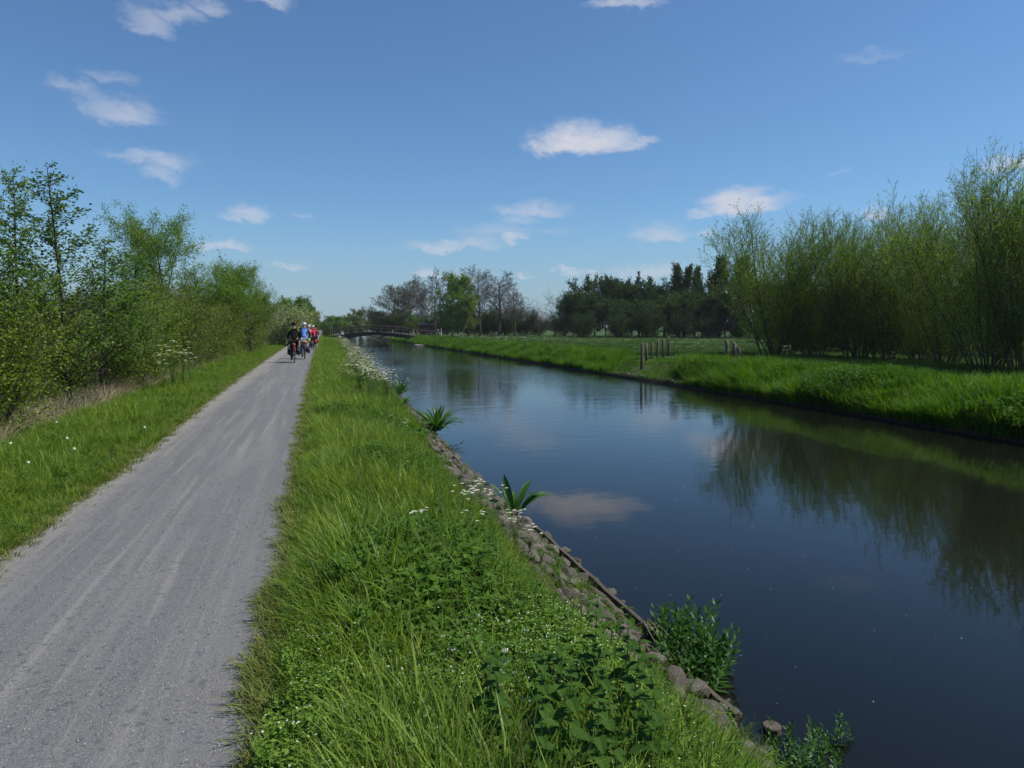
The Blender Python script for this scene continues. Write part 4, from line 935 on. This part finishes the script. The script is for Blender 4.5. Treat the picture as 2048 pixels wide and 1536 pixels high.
def stone_mesh(seed):
    rr = random.Random(seed); bm = bmesh.new(); bmesh.ops.create_icosphere(bm, subdivisions=2, radius=1)
    pl = [(Vector((rr.gauss(0, 1), rr.gauss(0, 1), rr.gauss(0, 1))).normalized(), rr.uniform(.42, .78)) for _ in range(10)]
    for v in bm.verts:
        for nrm_, dd in pl:
            q = v.co.dot(nrm_)
            if q > dd: v.co -= nrm_ * (q - dd) * .9
        v.co *= rr.uniform(.96, 1.04)
    me_ = bpy.data.meshes.new('stone'); bm.to_mesh(me_); bm.free(); me_.materials.append(sm); return me_
ST = [stone_mesh(700 + k) for k in range(9)]
rev = thing('stone_edging', 'row of brown rubble stones lining the near waterline behind a dark board', 'stone edging', (2.0, 6, -.5))
def stone(x_, y_, z_, s, fl=.68):
    obj('stone', rnd.choice(ST), rev, (x_ - 2.0, y_ - 6, z_ + .5), (rnd.uniform(-.25, .25), rnd.uniform(-.1, .4), rnd.uniform(0, 6.28)), (s * rnd.uniform(.8, 1.3), s * rnd.uniform(.65, 1), s * fl * rnd.uniform(.8, 1.2)))
y_ = 2.7
while y_ < 11.5:
    wn_ = float(wat_n(y_)); step = .165 if y_ < 7.5 else .2
    for q, off_ in enumerate((.72, .58, .43, .28, .14, .04, -.08)):
        if y_ > 8 and q > 4: continue
        if q > 4 and rnd.random() < .45: continue
        if q == 0 and rnd.random() < .5: continue
        x_ = wn_ - off_ + rnd.uniform(-.035, .035); yy_ = y_ + rnd.uniform(-.04, .04)
        s = rnd.choice((.05, .065, .08, .10, .12)) * rnd.uniform(.9, 1.1) * (1.0 if q < 5 else .85)
        stone(x_, yy_, max(gz(x_, yy_) + s * .25, -.615), s)
    y_ += step
n = 1300; yy = loguni(n, 5, 60); xx = wat_n(yy) - rng.random(n) * .62; zz = ground_z(xx, yy) + .004
scatter('bank_rubble', np.stack([xx, yy, zz], 1), rng.uniform(0, 6.28, n), rng.uniform(.012, .045, n) * (1 + yy * .02), rng.integers(0, 3, n), ST[:3], kind='stuff', label='small rubble and earth lumps between the edging stones')
n = 700; yy = loguni(n, 2.6, 40); xx = wat_n(yy) - .1 - rng.random(n) * .55
scatter('edging_weeds', np.stack([xx, yy, ground_z(xx, yy)], 1), rng.uniform(0, 6.28, n), rng.uniform(.2, .5, n), rng.integers(0, 10, n), GR + HB, kind='stuff', label='small weeds growing among the edging stones')
def plank(name, label, p0, p1, w_, h_, m_, cat='board', wob=.01):
    p0 = Vector(p0); p1 = Vector(p1); L = (p1 - p0).length; d = (p1 - p0) / L; mb = MB(); n_ = 10; sd_ = Vector((d.y, -d.x, 0)).normalized(); rr = random.Random(int(L * 100)); vs = []
    for i in range(n_ + 1):
        c_ = p0 + d * L * i / n_ + sd_ * rr.uniform(-wob, wob) - p0
        for a, b__ in ((-1, 0), (1, 0), (1, 1), (-1, 1)): vs.append(c_ + sd_ * a * w_ / 2 + Vector((0, 0, b__ * h_ + rr.uniform(-.004, .004))))
    fs = [(i * 4 + k, i * 4 + (k + 1) % 4, i * 4 + 4 + (k + 1) % 4, i * 4 + 4 + k) for i in range(n_) for k in range(4)] + [(3, 2, 1, 0), tuple(n_ * 4 + k for k in range(4))]
    mb.add(vs, fs); return thing(name, label, cat, p0, me=mb.mesh(name, m_))
M['old_wood'] = simple('old_wet_wood', (.075, .06, .045), .85, var=.5, scale=22, bump=.7)
plank('edge_board', 'long dark weathered board on edge along the near waterline stones', (2.16, 7.0, -.60), (2.17, 4.25, -.60), .028, .13, M['old_wood'])
plank('edge_board', 'shorter dark board leaning behind the leafy water clump', (2.12, 4.2, -.62), (2.2, 3.3, -.62), .03, .10, M['old_wood'])
mb = MB(); mb.tube([(0, 0, 0), (.02, -.3, .01), (.03, -.75, -.01), (.05, -1.0, -.03)], [.03, .036, .03, .02], 8); thing('fallen_log', 'grey weathered log lying on the edging stones behind the board', 'log', (2.06, 5.3, -.5), me=mb.mesh('log', M['old_wood'], True))
mb = MB(); mb.tube([(0, 0, 0), (.0, -.7, .02), (.06, -1.5, .0)], [.03, .03, .02], 8); thing('fallen_log', 'thin grey log on the stones beside the few-leaved dock', 'log', (2.08, 7.7, -.53), me=mb.mesh('log', M['old_wood'], True))
mb = MB(); mb.tube([(0, 0, -.3), (0, 0, .085), (0, 0, .09)], [.05, .05, .046], 14); thing('round_stump', 'round sawn timber pile end standing in the water at the bottom of the view', 'pile', (*[float(v) for v in (2.34, 3.2)], -.645), me=mb.mesh('pile', M['old_wood']))
mb = MB()
for k in range(4):
    a = k * .12; mb.tube([(0, 0, 0), (.03 + a * .2, -.16, .10), (.05 + a * .5, -.42 - a * .5, -.04)], [.003, .003, .002], 4)
thing('dead_reed_stems', 'pale dead reed stems bent over between the stones and leafy clump', 'reed', (2.0, 4.3, -.43), me=mb.mesh('reeds', M['grass_dry']))
# floating specks
n = 260; yy = loguni(n, 3, 25); xx = wat_n(yy) + .15 + rng.random(n) ** 1.2 * 8
mbs = [MB(), MB()]
for k_, mm_ in enumerate(mbs): mm_.add([(-1, -.3, 0), (0, -.55, .1), (1, .1, 0), (.1, .5, .12)], [(0, 1, 2, 3)])
scatter('floating_debris', np.stack([xx, yy, np.full(n, WATER_Z + .003)], 1), rng.uniform(0, 6.28, n), rng.uniform(.003, .008, n), rng.integers(0, 2, n), [mbs[0].mesh('petal', M['white_flower']), mbs[1].mesh('bract', M['grass_dry'])], kind='stuff', label='tiny petals and bracts floating on the water')

# ------------------------------------------------------------------ far bank edging, posts
ed = thing('timber_edging', 'low dark timber and stone edging along the far waterline', 'edging', (13, 30, -.6)); y_ = 8.0; k = 0
while y_ < 102:
    L = 2.2 + (y_ > 40) * 2; a, b__ = float(wat_f(y_)), float(wat_f(y_ + L)); mb = MB(); hh = .12 + rnd.uniform(-.03, .02)
    ang = math.atan2(a - b__, L); mb.box((0, 0, hh / 2 - .05), (.07, math.hypot(L, a - b__) - .03, hh)); obj('board', mb.mesh('board', M['wet_wood']), ed, ((a + b__) / 2 - 13 + rnd.uniform(-.02, .02), y_ + L / 2 - 30, 0), (rnd.uniform(-.008, .008), 0, ang)); y_ += L
n = 2200; yy = loguni(n, 8, 100); xx = wat_f(yy) + .08 + rng.random(n) * .22; zz = np.full(n, -.46) + rng.uniform(-.03, .03, n)
scatter('far_edge_stones', np.stack([xx, yy, zz], 1), rng.uniform(0, 6.28, n), rng.uniform(.03, .08, n), rng.integers(0, 3, n), ST[3:6], kind='stuff', label='crumbled stones on the far edging')
def postmesh(h, r_, seed):
    rr = random.Random(seed); mb = MB(); mb.tube([(0, 0, -.3), (rr.uniform(-.01, .01), 0, h * .5), (rr.uniform(-.02, .02), rr.uniform(-.02, .02), h), (0, 0, h + .012)], [r_, r_ * .98, r_ * .93, r_ * .7], 9); return mb.mesh('post', M['post'], True)
pl_ = ['fence post nearest the water, first and tallest-looking of the six', 'second fence post from the water in the row of six', 'third fence post from the water in the row of six', 'fourth fence post from the water in the row of six', 'fifth fence post, second from the far end of the row of six', 'last fence post of the six, dark with white flowers beside it']
for k, (px, D, tp) in enumerate([(1283, 31.4, 689), (1293, 33.2, 689), (1303, 34.6, 687), (1315, 36.2, 683), (1326, 37.8, 680), (1336, 39.8, 675)]):
    X, Y = place(px, D); h = top_z(tp, D) - gz(X, Y); thing('fence_post', pl_[k], 'post', (X, Y, gz(X, Y)), group='row of six weathered posts on the far bank', me=postmesh(h + .04, .062, k), rot=(rnd.uniform(-.03, .03), rnd.uniform(-.03, .03), 0))
for px, D, tp, lb in [(1455, 37, 680, 'dark broken post left of the other stump before the willows'), (1467, 36.5, 686, 'shorter brown post right of the dark broken post'), (1478, 36, 695, 'lowest dark stump beside the two broken posts')]:
    X, Y = place(px, D); thing('old_post', lb, 'post', (X, Y, gz(X, Y)), me=postmesh(top_z(tp, D), .11, px), rot=(.05, rnd.uniform(-.1, .1), 0))
X, Y = place(824, 86); mb = MB(); mb.box((0, 0, -.2), (1.6, 2.6, .5)); thing('landing_slab', 'pale concrete landing slab at the waterline before the footbridge', 'landing', (float(wat_f(Y)) - .2, Y, -.52), me=mb.mesh('slab', M['concrete']))

# ------------------------------------------------------------------ footbridge
BA = Vector((2.2, 110.5, 0)); BB = Vector((14.9, 102.5, 0)); BL = (BB - BA).length; bz = math.atan2(BB.y - BA.y, BB.x - BA.x)
br = thing('footbridge', 'low arched wooden footbridge with post and rail parapets over the canal', 'bridge', BA, bz)
def dz(u): return .26 + .70 * math.sin(math.pi * min(1, max(0, u))) - (.25 * (-u) if u < 0 else .0) * 4 - (max(0, u - 1)) * .9
NSEG = 22
for s_, nm_ in ((-1, 'main_beam'), (1, 'main_beam')):
    mb = MB(); vs = []
    for i in range(NSEG + 1):
        u = i / NSEG; top_ = dz(u) - .06; bot = top_ - .42 - .12 * abs(2 * u - 1)
        for a, z_ in ((-.11, bot), (.11, bot), (.11, top_), (-.11, top_)): vs.append((u * BL, s_ * 1.1 + a, z_))
    mb.add(vs, [(i * 4 + k, i * 4 + (k + 1) % 4, i * 4 + 4 + (k + 1) % 4, i * 4 + 4 + k) for i in range(NSEG) for k in range(4)] + [(3, 2, 1, 0), tuple(NSEG * 4 + k for k in range(4))]); obj(nm_, mb.mesh(nm_, M['beam']), br)
mbp = MB(); mbp.box((0, 0, 0), (.2, 2.5, .05)); pm_ = mbp.mesh('deck_plank', M['deck_wood'])
u = -.03
while u < 1.16:
    obj('deck_plank', pm_, br, (u * BL, 0, dz(u) - .03), (0, -math.atan2(dz(u + .01) - dz(u - .01), .02 * BL), 0)); u += .22 / BL
for s_ in (-1, 1):
    for hh, rw in ((.86, .05), (.48, .035)):
        mb = MB(); pts = [(u_ * BL, s_ * 1.22, dz(u_) + hh) for u_ in [(-.04 + 1.22 * i / 26) for i in range(27)]]; mb.tube(pts, rw, 5); obj('handrail' if hh > .6 else 'lower_rail', mb.mesh('rail', M['deck_wood']), br)
    mb = MB(); mb.box((0, 0, .4), (.09, .09, .96)); pm2 = mb.mesh('railing_post', M['deck_wood'])
    for i in range(17): u_ = -.04 + 1.22 * i / 16; obj('railing_post', pm2, br, (u_ * BL, s_ * 1.22, dz(u_)))
for u_ in (-.01, 1.02):
    mb = MB(); mb.box((0, 0, -.55), (.6, 2.9, 1.3)); obj('abutment', mb.mesh('abutment', M['concrete']), br, (u_ * BL, 0, 0))

# brick hut
X, Y = place(855, 130); hw_, hh = 1.25, 2.15
hut = thing('brick_hut', 'small red brick hut with pale flat roof among the bare trees', 'hut', (X, Y, 0), -YAW + .05)
mb = MB(); mb.box((0, -1.3, hh / 2), (2 * hw_, .2, hh)); mb.box((0, 1.3, hh / 2), (2 * hw_, .2, hh)); mb.box((-hw_ + .1, 0, hh / 2), (.2, 2.4, hh)); mb.box((hw_ - .1, 0, hh / 2), (.2, 2.4, hh)); obj('wall', mb.mesh('hut_wall', M['brick']), hut)
mb = MB(); mb.box((-.1, 0, hh + .07), (3.0, 3.1, .14)); obj('roof', mb.mesh('hut_roof', M['roof_white']), hut)
wn_ = None; mb = MB(); mb.box((.0, -1.42, 1.25), (.7, .05, .4)); wf__ = obj('window', mb.mesh('window_frame', M['roof_white']), hut); mb = MB(); mb.box((0, -1.452, 1.25), (.6, .01, .3)); obj('pane', mb.mesh('pane', M['glass']), wf__)
for k, (px, D, lb, tp) in enumerate([(786, 112, 'white marker post showing above the footbridge rail', 656), (828, 120, 'white marker post left of the brick hut', 655), (834, 121, 'second white marker post beside the brick hut', 656), (877, 118, 'white marker post right of the brick hut', 655), (883, 118, 'white post with pale top right of the hut', 653)]):
    X, Y = place(px, D); mb = MB(); h = top_z(tp, D); mb.box((0, 0, h * .4), (.08, .08, h * .8)); mb.box((0, 0, h * .8 + .02), (.1, .1, .04)); thing('marker_post', lb, 'post', (X, Y, 0), me=mb.mesh('marker_post', M['white_paint']))
# water tower on the horizon
X, Y = place(700, 640); H_ = top_z(629, 640); tw_ = thing('distant_tower', 'dark round tower top rising above trees on the horizon', 'tower', (X, Y, 0))
mb = MB(); mb.tube([(0, 0, 0), (0, 0, H_ - 5), (0, 0, H_ - 4.6), (0, 0, H_)], [1.4, 1.4, 1.9, 1.9], 16); obj('shaft', mb.mesh('shaft', M['beam']), tw_)
mb = MB(); mb.ball((0, 0, H_), (2.0, 2.0, 1.8), 16, 8, zmin=0); obj('dome', mb.mesh('dome', M['concrete']), tw_)

# ------------------------------------------------------------------ cyclists
def skin_mesh(name, verts, edges, m_, sub=1):
    me_ = bpy.data.meshes.new(name); bm = bmesh.new(); vs = [bm.verts.new(v[:3]) for v in verts]
    for a, b__ in edges: bm.edges.new((vs[a], vs[b__]))
    bm.to_mesh(me_); bm.free()
    o = bpy.data.objects.new(name + '_tmp', me_); C.objects.link(o); md = o.modifiers.new('s', 'SKIN'); md.use_smooth_shade = True
    sv_ = me_.skin_vertices[0].data if me_.skin_vertices else None
    if sv_ is None:
        bm = bmesh.new(); bm.from_mesh(me_); bm.verts.layers.skin.verify(); bm.to_mesh(me_); bm.free(); sv_ = me_.skin_vertices[0].data
    for i, v in enumerate(verts): sv_[i].radius = (v[3], v[4] if len(v) > 4 else v[3]); sv_[i].use_root = (i == 0)
    m2 = o.modifiers.new('u', 'SUBSURF'); m2.levels = m2.render_levels = sub
    dg = bpy.context.evaluated_depsgraph_get(); dg.update(); out = bpy.data.meshes.new_from_object(o.evaluated_get(dg)); out.name = name; out.materials.clear(); out.materials.append(m_)
    out.polygons.foreach_set('use_smooth', [True] * len(out.polygons)); C.objects.unlink(o); bpy.data.objects.remove(o); return out
BODY_V = [(0, -.15, .99, .13, .10), (0, -.06, 1.15, .125, .09), (0, .05, 1.34, .15, .10), (0, .12, 1.46, .06, .06), (0, .15, 1.55, .065, .075), (0, .165, 1.66, .075, .09), (0, .165, 1.72, .05, .06),
          (.17, .07, 1.42, .055), (.25, .22, 1.22, .042), (.27, .42, 1.09, .03), (-.17, .07, 1.42, .055), (-.25, .22, 1.22, .042), (-.27, .42, 1.09, .03),
          (.10, -.13, .95, .085), (.12, .24, .83, .062), (.12, .07, .45, .04), (.12, .20, .42, .035), (-.10, -.13, .95, .085), (-.12, .16, .60, .062), (-.12, .0, .18, .04), (-.12, .13, .15, .035)]
BODY_E = [(0, 1), (1, 2), (2, 3), (3, 4), (4, 5), (5, 6), (2, 7), (7, 8), (8, 9), (2, 10), (10, 11), (11, 12), (0, 13), (13, 14), (14, 15), (15, 16), (0, 17), (17, 18), (18, 19), (19, 20)]
def sub_chain(idx_, grow_):
    mp = {i: k for k, i in enumerate(idx_)}
    v = [tuple(list(BODY_V[i][:3]) + [r_ + grow_ for r_ in BODY_V[i][3:]]) for i in idx_]
    return v, [(mp[a], mp[b__]) for a, b__ in BODY_E if a in mp and b__ in mp]
def make_person_meshes():
    d = {}; d['body'] = skin_mesh('person_body', BODY_V, BODY_E, M['skin'], 2)
    v, e = sub_chain([2, 1, 0, 3], .028); v = [v[0], v[1], v[2], (0, .105, 1.47, .062, .06)]; d['torso'] = (v, e)
    v, e = sub_chain([2, 1, 0, 7, 8, 9, 10, 11, 12], .022); d['jacket'] = (v, e)
    v, e = sub_chain([0, 13, 14, 15, 17, 18, 19], .018); d['trousers'] = (v, e)
    return d
PM = make_person_meshes()
def cloth(name, col): return simple(name, col, .8, var=.12, scale=9, bump=.15)
def hands():
    mb = MB()
    for s_ in (-1, 1):
        c_ = Vector((s_ * .275, .455, 1.07)); mb.ball(c_, (.03, .045, .028), 8, 6)
        for k in range(4):
            x_ = c_.x - .03 + k * .02; mb.tube([(x_, c_.y + .03, c_.z + .01), (x_, c_.y + .065, c_.z + .005 - .003 * k), (x_, c_.y + .07, c_.z - .03), (x_, c_.y + .045, c_.z - .04)], [.009, .009, .008, .007], 5)
        mb.tube([(c_.x - s_ * .03, c_.y, c_.z), (c_.x - s_ * .045, c_.y + .03, c_.z - .02), (c_.x - s_ * .03, c_.y + .05, c_.z - .035)], [.011, .010, .008], 5)
    return mb
def person(label, x_, y_, jc, sleeve, tc, helmet_m, stripe=None, glove=None, lean=0.0, s=1.0, rz=0.0):
    e = thing('person', label, 'person', (x_, y_, path_top(x_, y_)), rz, s, group='cyclists riding away along the towpath', rot=(0, lean, rz))
    obj('body', PM['body'], e)
    v, ed_ = PM['jacket']; jk = skin_mesh('jacket', v, ed_, sleeve, 2)
    obj('jacket_sleeves', jk, e); v, ed_ = PM['torso']; obj('jacket_back', skin_mesh('jacket_back', v, ed_, jc, 2), e)
    v, ed_ = PM['trousers']; obj('trousers', skin_mesh('trousers', v, ed_, tc, 2), e)
    obj('hands', hands().mesh('hands', glove or M['skin'], True), e)
    for sx_, (yy_, zz_) in ((.12, (.14, .42)), (-.12, (.07, .145))): mb = MB(); mb.ball((sx_, yy_, zz_), (.048, .135, .05), 10, 6, zmin=-.8); obj('shoe', mb.mesh('shoe', M['black'], True), e)
    mb = MB(); mb.ball((0, .16, 1.705), (.098, .125, .095), 14, 8, zmin=-.35)
    for k in range(4): mb.box((-.05 + k * .033, .14, 1.797 - .004 * abs(k - 1.5)), (.012, .17, .012), 1)
    obj('helmet', mb.mesh('helmet', [helmet_m, M['black']], True), e)
    mb = MB()
    for s_ in (-1, 1): mb.ball((s_ * .03, .245, 1.655), .012, 6, 4); mb.ball((s_ * .083, .155, 1.64), (.012, .022, .03), 6, 4)
    mb.ball((0, .262, 1.625), (.014, .02, .022), 6, 4); mb.ball((0, .25, 1.59), (.026, .01, .006), 6, 4); obj('face', mb.mesh('face', M['skin'], True), e)
    if stripe:
        for s_ in (-1, 1): mb = MB(); mb.tube([(s_ * .075, .035, 1.53), (s_ * .17, .0, 1.485), (s_ * .235, .03, 1.38)], [.016, .022, .014], 6); obj('shoulder_stripe', mb.mesh('stripe', stripe, True), e)
    return e
def path_top(x_, y_):
    a, b__ = float(path_l(y_)), float(path_r(y_)); u_ = (x_ - a) / (b__ - a); return .004 + .03 * (1 - (2 * u_ - 1) ** 2)
def bicycle(label, x_, y_, col, rz=0.0, s=1.0):
    e = thing('bicycle', label, 'bicycle', (x_, y_, path_top(x_, y_)), rz, s, group='touring bicycles on the towpath'); fm = simple('frame_paint', col, .35, .2, var=.05)
    for y0 in (-.44, .62):
        w_ = obj('wheel', None, e, (0, y0, .345)); mb = MB(); mb.ring((0, 0, 0), .325, .022, 'X', 28, 6); obj('tyre', mb.mesh('tyre', M['rubber'], True), w_)
        mb = MB(); mb.ring((0, 0, 0), .295, .011, 'X', 28, 5); mb.tube([(-.05, 0, 0), (.05, 0, 0)], .02, 8); obj('rim', mb.mesh('rim', M['metal'], True), w_)
        mb = MB()
        for k in range(16): a = k * .3927; mb.tube([((-1) ** k * .025, 0, 0), (0, .29 * math.cos(a), .29 * math.sin(a))], .0016, 3, 0, False)
        obj('spokes', mb.mesh('spokes', M['metal']), w_)
    mb = MB(); bb, hd, st_ = (0, .0, .29), (0, .47, .86), (0, -.15, .84)
    for a, b__, r_ in ((bb, hd, .02), (bb, st_, .018), (st_, hd, .017), ((0, .5, .76), hd, .022)): mb.tube([a, b__], r_, 7)
    for s_ in (-1, 1): mb.tube([bb, (s_ * .06, -.44, .345)], .011, 5); mb.tube([(0, -.14, .80), (s_ * .06, -.44, .345)], .009, 5); mb.tube([(0, .5, .76), (s_ * .055, .54, .7), (s_ * .055, .62, .345)], .013, 5)
    obj('frame', mb.mesh('frame', fm, True), e)
    mb = MB(); mb.tube([hd, (0, .45, 1.0)], .015, 6); mb.tube([(-.29, .40, 1.06), (-.12, .46, 1.03), (0, .47, 1.02), (.12, .46, 1.03), (.29, .40, 1.06)], .013, 6); obj('handlebar', mb.mesh('handlebar', M['black'], True), e)
    mb = MB(); mb.tube([st_, (0, -.17, .92)], .014, 6); mb.ball((0, -.22, .94), (.075, .10, .03), 10, 6); mb.ball((0, -.10, .94), (.03, .11, .025), 8, 6); obj('saddle', mb.mesh('saddle', M['black'], True), e)
    mb = MB()
    for s_ in (-1, 1): mb.tube([(s_ * .06, -.44, .36), (s_ * .065, -.5, .74)], .006, 4); mb.tube([(s_ * .065, -.2, .75), (s_ * .065, -.72, .75)], .006, 4)
    for k in range(4): mb.tube([(-.065, -.25 - k * .14, .75), (.065, -.25 - k * .14, .75)], .005, 4)
    obj('rear_rack', mb.mesh('rack', M['black']), e)
    mb = MB(); mb.ring((0, -.44, .345), .365, .012, 'X', 28, 4); 
    mb = MB()
    for i in range(12): a0, a1 = R(20 + i * 12), R(32 + i * 12); mb.add([(sx_, -.44 - .37 * math.cos(a_q), .345 + .37 * math.sin(a_q)) for a_q in (a0, a1) for sx_ in (-.028, .028)], [(0, 1, 3, 2)])
    obj('mudguard', mb.mesh('mudguard', M['black']), e)
    mb = MB()
    for s_, z_, y__ in ((1, .40, .08), (-1, .125, .03)): mb.tube([(s_ * .06, 0, .29), (s_ * .075, y__, z_)], .010, 5); mb.box((s_ * .12, y__, z_ - .01), (.09, .09, .02))
    mb.ring((.04, 0, .29), .09, .006, 'X', 20, 4); obj('crankset', mb.mesh('crankset', M['metal']), e)
    mb = MB(); mb.box((0, -.745, .70), (.09, .03, .05)); obj('rear_light', mb.mesh('rear_light', simple('red_reflector', (.5, .02, .01), .3)), e)
    return e
def bag(name, label, x_, y_, off_, dims, col, s=1.0, rz=0, cat='pannier'):
    mb = MB(); bm = bmesh.new(); bmesh.ops.create_cube(bm, size=1); 
    for v in bm.verts: v.co = Vector((v.co.x * dims[0], v.co.y * dims[1], v.co.z * dims[2]))
    for v in bm.verts:
        if v.co.z > 0: v.co.x *= .8; v.co.y *= .85
    bmesh.ops.bevel(bm, geom=bm.edges[:], offset=min(dims) * .28, segments=3, affect='EDGES'); me_ = bpy.data.meshes.new(name); bm.to_mesh(me_); bm.free()
    me_.materials.append(cloth(name + '_cloth', col)); me_.polygons.foreach_set('use_smooth', [True] * len(me_.polygons))
    e = thing(name, label, cat, (x_ + off_[0] * s, y_ + off_[1] * s, path_top(x_, y_) + off_[2] * s), rz, s); obj('bag', me_, e)
    mb = MB(); mb.box((0, -dims[1] / 2 - .004, dims[2] * .22), (dims[0] * .5, .008, .03)); obj('strap', mb.mesh('strap', M['metal']), e); return e
blk = M['black']; navy = cloth('navy_cloth', (.02, .03, .09)); blue = cloth('blue_cloth', (.10, .24, .62)); jeans = cloth('grey_blue_trousers', (.16, .24, .38)); pink = cloth('salmon_cloth', (.72, .26, .24)); maroon = cloth('maroon_cloth', (.20, .015, .045)); crim = cloth('crimson_cloth', (.38, .02, .05)); dark = cloth('charcoal_cloth', (.03, .03, .035)); grey = cloth('grey_cloth', (.16, .16, .18))
CY = [(588, 31.3, 'black-clad cyclist with yellow shoulder stripes and black helmet, last of the group', blk, blk, blk, M['black'], M['lime'], None),
      (609, 35.0, 'cyclist in blue jacket with navy sleeves and white helmet', blue, navy, jeans, M['helmet_white'], None, M['lime']),
      (618.5, 43.5, 'cyclist in salmon pink top riding in front of the blue jacket', pink, crim, dark, M['helmet_white'], None, None),
      (627, 50, 'cyclist in dark red jacket ahead of the pink one', crim, crim, dark, M['helmet_white'], None, None),
      (631, 55, 'front cyclist in maroon jacket, right edge of the group', maroon, maroon, dark, M['black'], None, None)]
fcol = [(.25, .03, .02), (.05, .05, .06), (.1, .1, .12), (.35, .03, .03), (.2, .02, .02)]
blab = ['touring bicycle under the black-clad cyclist', 'bicycle under the cyclist in the blue jacket', 'bicycle under the cyclist in salmon pink', 'bicycle under the cyclist in dark red', 'frontmost bicycle under the maroon cyclist']
for k, (px, D, lb, jc, sl, tcx, hm_, stp, gl) in enumerate(CY):
    X, Y = place(px, D); Y += .75; s = [1.0, 1.03, .98, .98, .97][k]; rz = [.03, .0, -.02, 0, -.02][k]
    bicycle(blab[k], X, Y, fcol[k], rz, s); person(lb, X, Y, jc, sl, tcx, hm_, stp, gl, rz=rz, s=s)
    if k == 0:
        bag('pannier_bag', 'large black pannier hanging on the left of the last bicycle', X, Y, (-.19, -.5, .55), (.2, .34, .42), (.012, .013, .014)); bag('pannier_bag', 'black pannier hanging on the right of the last bicycle', X, Y, (.19, -.5, .52), (.2, .34, .36), (.014, .015, .016))
        bag('rack_bag', 'small red bag on the rear rack of the last bicycle', X, Y, (0, -.62, .82), (.16, .26, .16), (.35, .04, .03), cat='bag')
    if k == 1:
        bag('rack_roll', 'brown and orange roll bag on the rack behind the blue jacket', X, Y, (.0, -.55, .86), (.34, .26, .2), (.42, .2, .08), cat='bag'); bag('pannier_bag', 'black pannier on the left of the second bicycle', X, Y, (-.18, -.5, .5), (.18, .32, .36), (.02, .02, .022))
        bag('small_pouch', 'lime green pouch beside the roll bag of the second bicycle', X, Y, (.24, -.4, .95), (.1, .16, .2), (.4, .75, .08), cat='bag'); bag('pannier_bag', 'dark pannier on the right of the second bicycle', X, Y, (.18, -.5, .5), (.17, .32, .34), (.03, .03, .04))
    if k >= 2:
        bag('pannier_bag', ['grey pannier on the bicycle of the pink cyclist', 'red pannier on the bicycle of the dark red cyclist', 'dark red pannier on the frontmost bicycle'][k - 2], X, Y, (.17, -.5, .58), (.18, .34, .36), [(.05, .05, .06), (.4, .03, .03), (.25, .02, .03)][k - 2])

# ------------------------------------------------------------------ thin spring haze
m, t = mat('thin_air'); pv = t.new('ShaderNodeVolumePrincipled', {'Color': (.82, .9, 1.0, 1), 'Density': HAZE, 'Anisotropy': 0.0}); t.l.new(pv.outputs[0], t.out.inputs['Volume'])
mb = MB(); mb.box((250, 2350, 9.5), (5600, 5400, 28)); obj('haze', mb.mesh('haze', m), kind='stuff', label='thin spring haze over the flat land')
